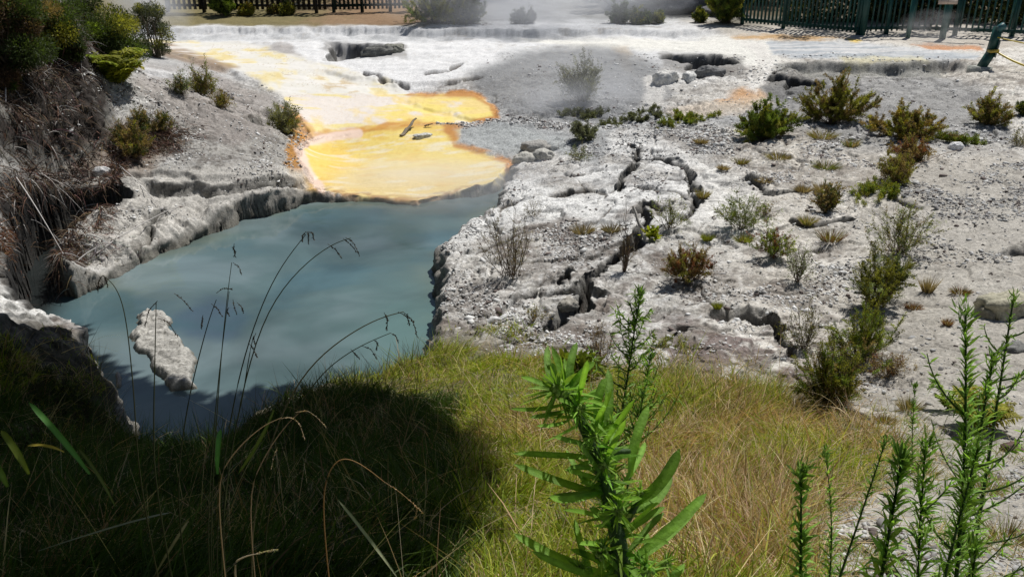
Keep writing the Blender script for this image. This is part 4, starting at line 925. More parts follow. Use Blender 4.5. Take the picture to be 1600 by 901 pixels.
def crown_bush(label, u, v, yy, wpx, hpx, cols, n, seed, group, leaf=.05, D_=.8, P=None):
    rng = np.random.default_rng(seed); P = at3(u, v, yy); P[2] = float(height(P[0], P[1])) - .1; s = px_m(P); W = wpx*s; top = at3(u, v-hpx, yy)[2]; H = max(top-P[2], .5)
    o = thing('bush', P, label, 'bush', group); nl = 34; a = rng.uniform(0, 2*pi, nl); h = rng.uniform(.12, .92, nl)**.8; q = rng.uniform(.25, 1, nl)**.5
    cl = P + np.stack([np.cos(a)*W*.38*q*np.sqrt(1-h**2*.7), np.sin(a)*W*.38*q*D_*np.sqrt(1-h**2*.7), h*H*.86], 1)
    t = np.linspace(0, 1, 5)[None,:,None]; rt_ = P + rng.normal(size=(nl, 3))*[W*.06, W*.06, 0]; pth = rt_[:,None]*(1-t) + cl[:,None]*t + np.sin(pi*t)*rng.normal(size=(nl, 1, 3))*.05
    MB().add(*tubes(pth, np.linspace(.02, .004, 5)[None]*np.ones((nl, 1)), (.16, .13, .10), 4)).build('stems', M_TWIG, o)
    j = rng.integers(0, nl, n); d = nrm(rng.normal(size=(n, 3))); rr = (W*rng.uniform(.10, .2, nl))[j]*(rng.random(n)**.45); p = cl[j] + d*rr[:,None]*[1, 1, .8]; p[:,2] = np.maximum(p[:,2], P[2])
    wts = np.array([c[1] for c in cols], float); ci = rng.choice(len(cols), nl, p=wts/wts.sum()); C = np.clip(np.array([c[0] for c in cols])[ci][j]*(1+rng.normal(size=nl)*.2)[j][:,None]*(1+rng.normal(size=(n, 1))*.28), .004, .9)
    MB().add(*blades(p, d + rng.normal(size=(n, 3))*.5 + [0, 0, .5], leaf*rng.uniform(.7, 1.5, n), leaf*rng.uniform(.25, .45, n), .15, C, C*1.2, rng, 2, True)).build('foliage', M_LEAF, o); return o
# bluff on the left: bushes and hanging dead brush
def at3(u, v, y):
    rx, ry, rz = ray(u, v); t = y/ry; return np.array([rx*t, y, CAMZ + rz*t])
B = 'bushes and dead brush on the left bluff'
for k, a in enumerate([
 ('dark green bush crowning the left bluff against the steam', 160, 112, 165, 135, [(G_DK, 4), (G_OL, 1.6), (G_GR, .8)], 5.0, 'bush'),
 ('yellow-green and brown bush hanging over the bluff edge', 80, 112, 135, 112, [(G_OL, 2), (G_DK, 3), (GOLD, .8), (BRN, 2)], 5.5, 'bush'),
 ('brown and green bush in the top left corner', 10, 90, 170, 120, [((.10, .065, .04), 3), (G_DK, 4), (G_YG, .4)], 5, 'bush'),
 ('grey-green bush veiled by steam left of the picket fence', 236, 36, 76, 50, [((.07, .085, .05), 3), (G_OL, 1)], 2.0, 'bush'),
 ('olive bush on the pale slope below the fern', 225, 182, 70, 34, [(BRN, 3), (G_DK, 2), (G_OL, 1)], 1.6, 'airy'),
 ('leftmost of the three small twiggy bushes on the slope', 284, 150, 30, 34, [(BRN, 2), (G_DK, 2), (PGR, 2)], 1.0, 'airy'),
 ('middle and tallest of the three small twiggy bushes on the slope', 318, 150, 36, 46, [(G_OL, 2), (BRN, 2), (PGR, 1)], 1.2, 'airy'),
 ('rightmost lowest of the three small twiggy bushes on the slope', 347, 167, 34, 22, [(G_OL, 2), (BRN, 3)], 1.3, 'airy'),
 ('dark olive bush in the shade beside the bluff foot', 200, 204, 76, 50, [(G_DK, 2), (BRN, 4), (G_OL, 1)], 2.2, 'airy'),
 ('bush beside the yellow apron, steam haze painted into its grey-green leaves', 446, 208, 52, 44, [((.20, .21, .15), 3), (G_OL, 1)], 1.6, 'airy')]):  # steam haze put into the leaf colour as grey
    lab, u, v, w, h, cols, dn, sty = a
    if k < 4:
        crown_bush(lab, u, v, (18.2, 15.4, 14.0, 24)[k], w, h, cols, (42000, 30000, 34000, 12000)[k], 300+k, B); continue
    if k < 3: 
        yy = (17.5, 15.2, 14.0)[k]; P = at3(u, v, yy); P[2] = float(height(P[0], yy)) - .15
        tp = at3(u, v-h, yy)[2]; shrub('bush', lab, 'bush', u, v, w, h, cols, dn, sty, 300+k*7, B, P=P, W=w*px_m(P), H=max(tp-P[2], .6))
    else: shrub('bush', lab, 'bush', u, v, w, h, cols, dn, sty, 300+k*7, B)
def brush(label, u, v, wpx, hpx, col, n, seed, droop=.5, y=None, up=.3, name='dead_brush', L=.5, th=1.0):
    """mat of fine dead stems hanging on or lying over the ground inside a photo window"""
    rng = np.random.default_rng(seed); us = u + rng.normal(size=n)*wpx*.3; vs = v + rng.normal(size=n)*hpx*.3
    x, yv, z = unproj(us, vs, height, 10); z = height(x, yv); ok = yv < 40; p = np.c_[x, yv, z][ok]; m = len(p)
    D = rng.normal(size=(m, 3))*[1, .8, .5] + [0.1, -.5, up]; C = jit(col, rng, m, .4)
    lt = rng.random(m) < .12; C[lt] = np.array([.42, .40, .38])*rng.uniform(.5, 1.1, (lt.sum(), 1))
    s = px_m(p.mean(0)); mb = MB(); LL = L*rng.uniform(.25, 1.1, m)
    V, F, CC = blades(p, D, LL, s*th*rng.uniform(.5, 1.3, m), droop*rng.uniform(.3, 1.4, m), C, C*1.1, rng, 4)
    mb.add(V, F, CC); return tag(mb.build(name, M_TWIG, origin=p.mean(0)), label, 'dead brush', B)
def litter(*a, **k): o = brush(*a, **k); del o['group']; o['kind'] = 'stuff'; return o
brush('brown matted dead brush over the upper half of the left bluff', 55, 125, 140, 100, (.11, .075, .052), 13000, 21, .8, L=.32)
brush('reddish dry grass hanging down the lower left bluff', 35, 200, 100, 50, (.13, .08, .052), 6500, 22, 1.0, L=.30)
brush('flat brown mat of dead stems beside the dark gully top', 205, 212, 130, 44, (.17, .11, .08), 12000, 23, .4, up=.15, L=.3)
brush('rusty dry growth on the craggy bank at the left frame edge', 5, 375, 40, 60, (.15, .075, .04), 1500, 24, .7, L=.16)
litter('thin dead litter on the left end of the white shelf', 150, 385, 120, 40, (.36, .34, .32), 500, 25, .4, up=.1, L=.3, th=.7)
brush('dark dead stems along the top of the left bluff behind the bushes', 40, 50, 140, 50, (.07, .05, .04), 8000, 26, .7, L=.6)

crown_bush('dark low growth spilling down beside the fern on the bluff face', 120, 150, 15.6, 60, 40, [(G_DK, 4), ((.07, .045, .03), 3)], 9000, 391, B)
crown_bush('brown tangled growth at the left frame edge halfway down the bluff', 8, 150, 13.6, 70, 50, [((.10, .065, .045), 4), (G_DK, 1)], 9000, 392, B)
# small bushes at the back
K = 'bushes along the far fences'
for k, a in enumerate([
 ('round dark green bush before the dark picket fence', 350, 24, 34, 34, [(G_DK, 2), (G_GR, 3)], 1.3), ('low yellow-green bush right of the round dark one', 386, 24, 26, 14, [(G_OL, 3), (GOLD, 1)], 1.0),
 ('faint grey-green bush before the middle of the picket fence', 428, 23, 18, 12, [(G_OL, 1), (BRN, 1)], .8), ('small bush before the fence, rightmost of its row', 449, 24, 20, 17, [(G_OL, 3), (G_DK, 1)], .9),
 ('big spreading olive bush at the end of the dry turf', 682, 36, 92, 46, [(G_OL, 4), (G_GR, 1), ((.12, .13, .08), 2)], 2.4), ('smoky bush joined to the right of the big olive one', 732, 38, 48, 40, [((.10, .11, .07), 3), (G_OL, 1)], 1.6),
 ('little bush in the steam, leftmost of two', 812, 38, 22, 18, [((.10, .11, .07), 3)], .9), ('little upright bush in the steam, rightmost of two', 829, 36, 10, 18, [((.09, .08, .06), 3)], .8),
 ('hazy bush at the left foot of the rock heap', 966, 36, 32, 24, [((.08, .10, .05), 3)], 1.1), ('dark green bush at the foot of the rock heap, left of three', 994, 38, 22, 18, [(G_DK, 2), (G_OL, 2)], 1.0),
 ('dark green bush at the foot of the rock heap, middle of three', 1010, 38, 20, 16, [(G_DK, 2), (G_GR, 1)], 1.0), ('dark green bush at the foot of the rock heap, right of three', 1028, 37, 18, 16, [(G_DK, 2), (G_OL, 2)], 1.0),
 ('small bush on the slope right of the rock heap', 1093, 36, 20, 20, [(G_OL, 2), (G_DK, 2)], 1.0), ('large dark green bush touching the green fence end', 1135, 37, 50, 58, [(G_DK, 3), (G_GR, 2), (G_OL, 2)], 2.2)]):
    lab, u, v, w, h, cols, dn = a; shrub('bush', lab, 'bush', u, v, w, h, cols, dn, 'bush', 500+k*7, K)

# trees beyond the fences
def tree(label, x, y, H, W, cols, seed, n=12000, trunkc=(.09, .07, .055), group='trees beyond the fences'):
    rng = np.random.default_rng(seed); P = np.array([x, y, float(base(x, y))]); o = thing('tree', P, label, 'tree', group)
    t = np.linspace(0, 1, 7)[:,None]; tr = P + np.array([0, 0, -.2]) + t*[rng.normal()*.4, rng.normal()*.3, H*.8]; mb = MB(); mb.add(*tubes([tr], np.linspace(H*.022, H*.008, 7)[None], trunkc, 7)); mb.build('trunk', M_TWIG, o)
    nl = 26; cl = []
    for i in range(nl):
        a = rng.uniform(0, 2*pi); q = rng.uniform(.2, 1); h = rng.uniform(.08, 1)
        r = W*.5*q*np.sqrt(max(1-(h*1.05-.4)**2*1.5, .15)); cl.append(P + [cos(a)*r, sin(a)*r, H*h])
    cl = np.array(cl); st_ = tr[np.clip((cl[:,2]-P[2])/H*5, 0, 5).astype(int)]; tt = np.linspace(0, 1, 4)[None,:,None]
    pth = st_[:,None]*(1-tt) + cl[:,None]*tt; mb = MB(); mb.add(*tubes(pth, np.linspace(H*.008, H*.002, 4)[None]*np.ones((nl, 1)), trunkc, 4)); mb.build('limbs', M_TWIG, o)
    j = rng.integers(0, nl, n); rr = W*rng.uniform(.10, .22, nl)[j]; p = cl[j] + nrm(rng.normal(size=(n, 3)))*(rr*rng.random(n)**.4)[:,None]*[1, 1, .75]; p[:,2] = np.maximum(p[:,2], P[2]+.1)
    lowk = rng.random(n) < .45; p[lowk] = P + np.c_[rng.uniform(-W*.6, W*.6, lowk.sum()), rng.uniform(-1.2, .2, lowk.sum()), rng.random(lowk.sum())**1.2*1.7*(1+.4*vn(p[lowk][:,0]*1.3, p[lowk][:,1], seed))]
    cc = np.array(cols)[rng.integers(0, len(cols), nl)][j]*(1 + rng.normal(size=nl)*.25)[j][:,None]; C = np.clip(cc*(1+rng.normal(size=(n, 1))*.3), .004, .5)
    mb = MB(); mb.add(*blades(p, rng.normal(size=(n, 3)) + [0, 0, .4], rng.uniform(.10, .26, n), rng.uniform(.05, .11, n), .15, C, C, rng, 2, True)); mb.build('crown', M_LEAF, o)
rt = np.random.default_rng(9)
GRN = [(.028, .045, .012), (.045, .065, .016), (.02, .035, .012)]
OLV = [(.09, .10, .022), (.05, .065, .018), (.03, .042, .013)]
desc = ['dark tree behind the left bluff', 'shaded tree behind the left end of the picket fence', 'dark tree behind the round bush and picket fence', 'pine-dark tree behind the middle of the picket fence',
 'dark tree behind the slatted fence', 'tall dark tree behind the big olive bush', 'hazy tree behind the thickest steam', 'hazy tree behind the right side of the steam', 'dark tree behind the rock heap',
 'green tree right above the rock heap', 'olive tree behind the end of the green fence', 'olive tree behind the slatted green fence', 'olive tree behind the tall gate post', 'dark green tree behind the small pale sign',
 'olive tree behind the bent barrier post', 'dark green tree at the far right frame edge', 'leafy tree outside the right end of the railing', 'leafy tree outside the left side behind the bluff']
xs_ = [-20, -16, -12.6, -9.4, -6.4, -3.2, .2, 3.4, 6.6, 9.4, 12.2, 15.2, 18.2, 21.2, 24.4, 28, 32, -25]
for k, (x, lb_) in enumerate(zip(xs_, desc)):
    tree(lb_, x, 40 + rt.uniform(-1.0, 3) - (9.5 if k > 9 else 5 if k > 7 else 0), rt.uniform(6, 9), rt.uniform(4.6, 6.0), OLV if k > 8 else GRN, 600+k)

# ------------------------------------------------------------------ grass
def grass_mass():
    rng = np.random.default_rng(33); n = 200000
    x = rng.uniform(-7.0, 4.6, n*5); y = rng.uniform(.9, 9.2, n*5); zb = base(x, y); u, v = proj(x, y, zb)
    k = (v < 1150) & (u > -260) & (u < 1500); x, y, zb, u, v = [q[k] for q in (x, y, zb, u, v)]
    g = masks(x, y, u, v, zb)['grass']; d = fbm(x*1.7, y*1.7, 3, 601)
    bare = sst(.2, .5, fbm(x*1.2+9, y*1.2, 3, 602))*sst(740, 840, u)*sst(640, 600, v)
    k = (rng.random(len(x)) < g*np.where(g < .9, sst(-.15, .35, fbm(x*4.5, y*4.5, 3, 609)), 1)*(.55+.6*sst(-.4, .3, d))*(1-.85*bare)*np.where((u > 1250) & (v > 700), .35, 1)) & (sdf(x, y, POOL, 1) < -.03)
    x, y, u, v, d = [q[k][:n] for q in (x, y, u, v, d)]; n = len(x); z = height(x, y)
    dry = sst(-.25, .35, fbm(x*1.1+3, y*1.1, 3, 603) + .35*sst(980, 1120, u) - .30*sst(640, 590, v)*sst(900, 800, u) - .12)
    w = rng.random(n); isd = w < (.12 + .62*dry)*np.where((u < 720) & (v > 620), .25, 1)
    C = np.where(isd[:,None], np.where((rng.random(n) < .45)[:,None], L3(.60, .48, .30), L3(.42, .27, .17)), np.where((rng.random(n) < .5)[:,None], L3(.25, .34, .035), L3(.38, .40, .06)))
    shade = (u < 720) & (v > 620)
    C = np.where(shade[:,None] & ~isd[:,None], L3(.07, .12, .02), C)  # tree shade painted in: green blades get a darker colour here
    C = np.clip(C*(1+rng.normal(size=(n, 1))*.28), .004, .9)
    L = rng.lognormal(-2.2, .5, n)*(1 + .5*shade)*np.where(isd, 1.2, 1.0)*(.55+.9*sst(-.3, .4, fbm(x*3.1, y*3.1, 3, 608)))*(1 + .45*sst(900, 1050, u)); L = np.minimum(L, .42)
    D = rng.normal(size=(n, 3))*[.45, .45, 0] + [0, 0, 1] + np.stack([fbm(x*2, y*2, 2, 605)*.9, fbm(x*2+7, y*2, 2, 606)*.9, 0*x], 1)
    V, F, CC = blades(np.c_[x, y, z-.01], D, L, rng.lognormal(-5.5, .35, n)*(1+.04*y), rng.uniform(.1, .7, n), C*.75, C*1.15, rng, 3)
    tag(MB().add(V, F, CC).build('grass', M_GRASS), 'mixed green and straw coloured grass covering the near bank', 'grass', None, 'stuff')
    # scattered grass and small weeds thinning out over the bare gravel at the right
    m2 = 130000; x = rng.uniform(.6, 5.6, m2); y = rng.uniform(1.2, 8.2, m2); zb = base(x, y); u, v = proj(x, y, zb); pn = fbm(x*1.6, y*1.6, 4, 611)
    k = in_poly(u, v, [(820,585),(1180,575),(1330,625),(1420,640),(1480,690),(1700,720),(1700,1010),(1180,1010)]) & (rng.random(m2) < .9*sst(-.18, .25, pn + .22 - .15*sst(1380, 1650, u))*(u > 1180)*sst(-.1, .25, fbm(x*6, y*6, 2, 612)+.05)); x, y = x[k], y[k]; n2_ = len(x)
    C2 = np.where((rng.random(n2_) < .6)[:,None], L3(.52, .42, .27), L3(.22, .30, .05))*(1+rng.normal(size=(n2_, 1))*.25); D2 = rng.normal(size=(n2_, 3))*[.7, .7, 0] + [0, 0, .9]
    tag(MB().add(*blades(np.c_[x, y, height(x, y)-.01], D2, rng.lognormal(-2.3, .5, n2_), .0042, rng.uniform(.1, .8, n2_), C2*.8, C2*1.1, rng, 3)).build('sparse_grass', M_GRASS), 'sparse wisps of grass thinning out over the gravel at lower right', 'grass', None, 'stuff')
    # long dry stalks lying through it
    n = 5200; x = rng.uniform(-4.5, 4.2, n*3); y = rng.uniform(1.4, 8, n*3); zb = base(x, y); u, v = proj(x, y, zb); g = masks(x, y, u, v, zb)['grass']
    k = (rng.random(len(x)) < g*np.where(u > 950, 1, .3)) & (sdf(x, y, POOL, 1) < -.1) & (u < 1420); x, y = x[k][:n], y[k][:n]; n = len(x)
    C = jit((.60, .46, .29), rng, n, .25); D = rng.normal(size=(n, 3))*[.9, .7, 0] + [.25, 0, .75]
    tag(MB().add(*blades(np.c_[x, y, height(x, y)], D, rng.uniform(.2, .62, n), .0032, rng.uniform(.1, .8, n), C, C*1.1, rng, 5)).build('dry_stalks', M_GRASS), 'straw coloured dry grass stalks leaning over the near bank', 'dry grass', None, 'stuff')
    # sparse thin grass fringe at the pool edge and the left bank
    n = 9000; x = rng.uniform(-7, 0, n*3); y = rng.uniform(3, 9.5, n*3); zb = base(x, y); u, v = proj(x, y, zb); ps = sdf(x, y, POOL, 1.5)
    k = (ps > -.55) & (ps < -.03) & (v > 555) & (u > 120) & (u < 660); x, y = x[k][:n], y[k][:n]; n = len(x)
    C = jit((.10, .085, .05), rng, n, .4); D = rng.normal(size=(n, 3))*[.5, .5, 0] + [0, .2, 1]
    tag(MB().add(*blades(np.c_[x, y, height(x, y)], D, rng.uniform(.12, .42, n), .0035, rng.uniform(0, .5, n), C*.8, C*1.2, rng, 4)).build('wiry_grass', M_GRASS), 'thin dark wiry grass fringing the near pool edge', 'grass', None, 'stuff')
grass_mass()

# ------------------------------------------------------------------ weeds in the foreground
def qb(p0, p1, p2, k):
    t = np.linspace(0, 1, k)[:,None]; return p0*(1-t)**2 + 2*p1*t*(1-t) + p2*t*t
def ribbon_leaf(mb, pts, w, col, rng, thick=.18):
    """strap leaf: curved centre line, folded along a pale midrib, blunt tip"""
    pts = np.asarray(pts); k = len(pts); T = nrm(np.gradient(pts, axis=0)); S_ = nrm(np.cross(T, np.array([.15, -.55, 1.]))); N = np.cross(S_, T)
    t = np.linspace(0, 1, k); ww = w*np.clip(np.minimum(.42+t*1.6, 1)*np.sqrt(np.clip(1-(np.maximum(t-.7, 0)/.3)**2.5, 0, 1)), .03, 1)*.5
    L_ = pts - S_*ww[:,None] + N*(ww*.35)[:,None]; R_ = pts + S_*ww[:,None] + N*(ww*.35)[:,None]
    V = np.stack([L_, pts, R_], 1).reshape(-1, 3); i = np.arange(k-1)*3; F = np.concatenate([np.stack([i, i+1, i+4, i+3], 1), np.stack([i+1, i+2, i+5, i+4], 1)])
    c = np.asarray(col)*(1+rng.normal()*.12); C = np.tile(c, (k*3, 1)); C[1::3] = c*1.35+.01; C *= (1+rng.normal(size=(k*3, 1))*.06)
    mb.add(V, F, C)
def hero():
    rng = np.random.default_rng(77); D0 = .92
    px = lambda u, v, d=0.0: at_depth(u, v, D0 + d)
    stem = [(1000, 1160), (985, 1000), (972, 880), (958, 800), (940, 730), (915, 668), (893, 628), (876, 606)]
    sp = np.array([px(u, v) for u, v in stem]); root = sp[0].copy(); root[2] = float(base(root[0], root[1])); sp = np.vstack([root, sp])
    t = np.linspace(0, 1, len(sp)); tq = np.linspace(0, 1, 40); SP = np.stack([np.interp(tq, t, sp[:,i]) for i in range(3)], 1)
    for _ in range(6): SP[1:-1] = (SP[:-2] + 2*SP[1:-1] + SP[2:])/4
    o = thing('tall_weed', root, 'nearest tall green weed with strap leaves and bud clusters, centre foreground', 'weed')
    V, F, C = tubes([SP], np.linspace(.0125, .0045, 40)[None], (.10, .17, .07), 10)
    MB().add(V, F, C).build('stem', M_LEAF, o, smooth=True)
    # hairs on the stem
    n = 900; i = rng.integers(12, 39, n); p = SP[i] + rng.normal(size=(n, 3))*.001; d = nrm(rng.normal(size=(n, 3))); r = np.linspace(.0125, .0045, 40)[i]
    MB().add(*blades(p + d*r[:,None], d, .005, .0004, 0, (.5, .55, .45), (.6, .65, .55), rng, 1)).build('stem_hairs', M_LEAF, o)
    LG = (.15, .29, .035)
    LV = [ # base px, control px, tip px, width px, depth offset of the tip
     ((880,612),(850,600),(814,588),13,.02),((886,630),(840,645),(797,638),11,.03),((890,640),(860,650),(828,652),11,-.03),((890,655),(870,668),(838,665),9,-.05),
     ((872,612),(850,585),(856,540),15,.03),((880,612),(866,585),(862,566),12,-.02),((897,632),(880,580),(902,534),16,.02),((900,632),(912,590),(918,562),12,-.04),
     ((935,690),(925,620),(948,590),17,.0),((945,700),(955,640),(950,575),18,.03),((938,715),(880,712),(800,708),14,-.02),((935,700),(895,690),(865,682),12,-.04),
     ((955,775),(880,760),(802,724),18,.03),((950,765),(880,790),(858,776),16,-.06),((948,770),(905,772),(855,778),14,-.03),((985,745),(985,690),(1014,634),20,.02),
     ((985,790),(1035,770),(1062,700),24,.0),((980,800),(1030,800),(1050,740),16,.04),((990,870),(1050,830),(1104,770),22,.02),((985,880),(1040,850),(1090,790),15,.05),
     ((960,900),(870,880),(802,832),20,.03),((955,905),(890,895),(830,860),15,-.03),((930,905),(905,860),(898,810),14,.02),((940,780),(905,750),(885,702),12,.05),
     ((960,760),(952,700),(962,650),14,.05),((970,760),(1000,720),(1008,690),12,.06),((965,820),(930,800),(880,796),12,.05),((975,830),(1010,800),(1030,785),12,-.06),
     ((945,720),(960,690),(978,655),12,-.05),((930,680),(900,655),(884,640),12,.05),((958,860),(930,845),(905,850),12,-.07),((990,850),(1020,840),(1045,850),14,-.05),
     ((965,950),(900,930),(850,905),18,.02),((985,950),(1040,920),(1070,880),18,.02),((990,940),(1010,880),(1012,830),13,.04),((950,930),(940,880),(925,850),13,.04),
     ((920,670),(950,640),(945,610),11,-.05),((910,660),(880,680),(850,690),10,.06)]
    for b, c, e, w, dz in LV:
        mb = MB(); ribbon_leaf(mb, qb(px(*b), px(c[0], c[1], dz*.4-.012), px(e[0], e[1], dz), 12), w*D0/FPX*.76, LG, rng); mb.build('leaf', M_LEAF, o, smooth=True)
    for q in range(34):
        i = int(rng.uniform(13, 38)); b = SP[i]; a = rng.uniform(0, 2*pi); Lf = rng.uniform(.035, .075); el = rng.uniform(.2, 1.1); dr = np.array([cos(a)*cos(el), sin(a)*cos(el), sin(el)])
        mb = MB(); ribbon_leaf(mb, qb(b, b + dr*Lf*.5 + [0, 0, .008], b + dr*Lf + [0, 0, rng.uniform(-.01, .02)], 10), rng.uniform(.005, .0085), np.array(LG)*rng.uniform(.8, 1.25), rng); mb.build('leaf', M_LEAF, o, smooth=True)
    # many short leaflets and round buds in the axils
    for (u, v, r_, dz) in [(872,610,22,-.01),(905,640,14,-.02),(930,683,12,-.02),(945,728,13,-.02),(965,800,15,-.03),(945,800,10,.03),(1000,770,11,.0),(940,862,15,-.03),(1012,892,16,-.02),(990,700,9,.04),(912,700,9,-.02),(965,760,11,.04),(1040,880,11,0),(905,888,12,.0),(955,660,9,.0)]:
        c = px(u, v, dz); R = r_*D0/FPX; mb = MB(); m = int(10 + r_*1.6); d = nrm(rng.normal(size=(m, 3)) + [0, 0, .5])
        for q in range(m):
            cc = c + d[q]*R*rng.uniform(.25, .75); rr = R*rng.uniform(.14, .24)
            a = np.linspace(0, 2*pi, 7)[:-1]; rings = []
            for h, f in ((-1, .25), (-.55, .85), (0, 1), (.55, .8), (1, .3)):
                rings.append(np.c_[np.cos(a)*rr*f, np.sin(a)*rr*f, np.full(6, h*rr*1.2)])
            Vq = np.concatenate(rings) + cc; Fq = [[k*6+j, k*6+(j+1) % 6, (k+1)*6+(j+1) % 6, (k+1)*6+j] for k in range(4) for j in range(6)]
            mb.add(Vq, Fq, np.array((.34, .48, .12))*rng.uniform(.75, 1.2)); mb.add(Vq[24:30], [[0,1,2,3,4,5]], (.26, .38, .12))
        mb.build('bud_cluster', M_LEAF, o, smooth=True)
        mb = MB(); m = int(14 + r_*1.3); d = nrm(rng.normal(size=(m, 3)) + [0, 0, .35])
        mb.add(*blades(np.tile(c, (m, 1)) + d*R*.3, d, R*rng.uniform(1.3, 2.9, m), R*rng.uniform(.2, .34, m), .15, jit((.18, .34, .05), rng, m, .2), jit((.24, .40, .06), rng, m, .2), rng, 4, True)); mb.build('bract_leaves', M_LEAF, o)
    n = 150; i = rng.integers(14, 39, n); a = rng.uniform(0, 2*pi, n); D = np.stack([np.cos(a), np.sin(a), rng.uniform(.1, 1.1, n)], 1); cc = jit((.17, .32, .04), rng, n, .25)
    tag(MB().add(*blades(SP[i], D, rng.uniform(.02, .055, n), rng.uniform(.0035, .0065, n), .25, cc, cc*1.25, rng, 6, True, side=np.tile([0, 0, 1.], (n, 1)) + rng.normal(size=(n, 3))*.4)).build('small_leaves', M_LEAF, o), kind='stuff')
    # side shoots
    for (a, b) in (((965,820),(1000,772)), ((975,880),(1012,895)), ((960,860),(930,868)), ((935,700),(985,705))):
        mb = MB(); mb.add(*tubes([qb(px(*a), px((a[0]+b[0])/2, max(a[1], b[1]) + 2), px(*b), 6)], np.linspace(.005, .003, 6)[None], (.09, .16, .06), 6)); mb.build('side_shoot', M_LEAF, o)
hero()

def weed(label, top, foot, D0, R, seed, name='narrow_leaved_weed', n=None, lw=.006, col=(.19, .33, .06), flop=.35, group='narrow-leaved weeds', tipc=1.25, branches=0):
    """upright fleabane: stem with spirally set narrow leaves; top and foot given as photo pixels at a depth"""
    rng = np.random.default_rng(seed); T = at_depth(top[0], top[1], D0); Fp = at_depth(foot[0], foot[1], D0)
    z0 = float(height(Fp[0], Fp[1])); d = (T-Fp)/max(T[2]-Fp[2], .05); G = Fp + d*(z0-Fp[2]); G = G if np.linalg.norm((G-Fp)[:2]) < .6 else np.array([Fp[0], Fp[1], z0])
    G[2] = float(height(G[0], G[1])) - .01; o = thing(name, G, label, 'weed', group); k = 16
    mid = (G+T)/2 + rng.normal(size=3)*[.02, .02, 0]; pts = qb(G, mid, T, k); Lh = np.linalg.norm(T-G)
    mb = MB(); mb.add(*tubes([pts], np.linspace(.007, .0022, k)[None]*min(1, Lh), (.10, .15, .06), 6)); mb.build('stem', M_LEAF, o, smooth=True)
    n = int((n or int(170*Lh/.6))*1.5); R = R*1.1; f = np.sort(rng.uniform(.05, 1, n)); a = np.arange(n)*2.4; P = np.stack([np.interp(f, np.linspace(0, 1, k), pts[:,i]) for i in range(3)], 1)
    r = R*(1-.55*f**2)*rng.uniform(.7, 1.15, n); up = .9 + .9*f**2
    D = np.stack([np.cos(a), np.sin(a), up + rng.normal(size=n)*.15], 1); C = jit(col, rng, n, .22)
    low = f < .3; C[low] = C[low]*(1-.4*rng.random((low.sum(), 1))) + np.array([.12, .10, .03])*.3
    mb = MB(); mb.add(*blades(P, D, r, lw*rng.uniform(.8, 1.2, n), rng.uniform(.2, 1.9, n)*flop, C, C*tipc, rng, 5, True, side=np.tile([0, 0, 1.], (n, 1)) + rng.normal(size=(n, 3))*.3)); mb.build('leaves', M_LEAF, o)
    if branches:
        mb = MB(); ml = MB()
        for i in range(branches):
            fb = rng.uniform(.35, .93); b0 = np.array([np.interp(fb, np.linspace(0, 1, k), pts[:,c]) for c in range(3)]); aa = rng.uniform(0, 2*pi); Lb = (1.15-fb)*Lh*rng.uniform(.3, .5)
            e0 = b0 + np.array([cos(aa)*Lb*.6, sin(aa)*Lb*.6, Lb*.75]); bp = qb(b0, (b0+e0)/2 + [cos(aa)*Lb*.15, sin(aa)*Lb*.15, -.1*Lb], e0, 7); mb.add(*tubes([bp], np.linspace(.003, .0012, 7)[None], (.12, .18, .07), 4))
            nb = 30; fp = rng.random(nb); pp = np.stack([np.interp(fp, np.linspace(0, 1, 7), bp[:,c]) for c in range(3)], 1); cc = jit(col, rng, nb, .25)
            ml.add(*blades(pp, rng.normal(size=(nb, 3)) + nrm(e0-b0)*1.2, R*.32*rng.uniform(.6, 1.2, nb), lw*.8, .2, cc, cc*1.3, rng, 3, True))
        mb.build('side_branches', M_LEAF, o); ml.build('branch_leaves', M_LEAF, o)
    m = 40; P = T + rng.normal(size=(m, 3))*[.006, .006, .012]; mb = MB(); mb.add(*blades(P, rng.normal(size=(m, 3))*.5 + [0, 0, 1], R*.35, lw*.7, .05, jit((.12, .22, .05), rng, m, .2), jit((.15, .26, .06), rng, m, .2), rng, 3, True)); mb.build('tip_rosette', M_LEAF, o)
    return o
weed('dark green weed in front of the dry grass, right of the nearest weed', (1252, 742), (1250, 930), 1.7, .085, 1, flop=.5, lw=.008)
weed('stout dark weed second from the dry grass, leaning slightly right', (1408, 722), (1370, 925), 1.6, .10, 2, flop=.5, lw=.009)
weed('tallest spiky weed beside the yellow fern', (1508, 492), (1470, 900), 2.0, .09, 3, lw=.0065, n=300, branches=5)
weed('curved weed bending right at the right frame edge', (1552, 560), (1500, 880), 2.1, .08, 4, lw=.006, n=210, branches=7)
weed('slender tall weed nearest the right frame edge', (1583, 470), (1530, 800), 2.5, .06, 5, lw=.005, n=190, branches=9)
weed('pale leaning weed left of the stout dark weed', (1383, 692), (1350, 790), 2.3, .05, 6, lw=.005, n=110)
weed('small weed at the bottom edge beneath the tall spiky one', (1524, 858), (1515, 960), 1.5, .07, 7, lw=.007)
weed('bushy weed between the stout one and the tall spiky one', (1446, 700), (1440, 905), 1.9, .10, 8, lw=.006, n=200, branches=8)
weed('small shoot on the gravel left of the lime fern', (1430, 604), (1428, 640), 5.2, .07, 9, lw=.010, n=60)
weed('nodding weed inside the right clump below the yellow fern', (1528, 700), (1490, 860), 1.9, .08, 10, lw=.006, n=160, branches=6)
weed('feathery second tall weed behind the nearest one', (1000, 462), (975, 640), 3.4, .10, 11, lw=.008, n=170, col=(.19, .30, .07), flop=.4, branches=26)
weed('short leafy weed at the right of the feathery one', (1016, 560), (1000, 660), 3.3, .09, 12, lw=.008, n=90, branches=12)
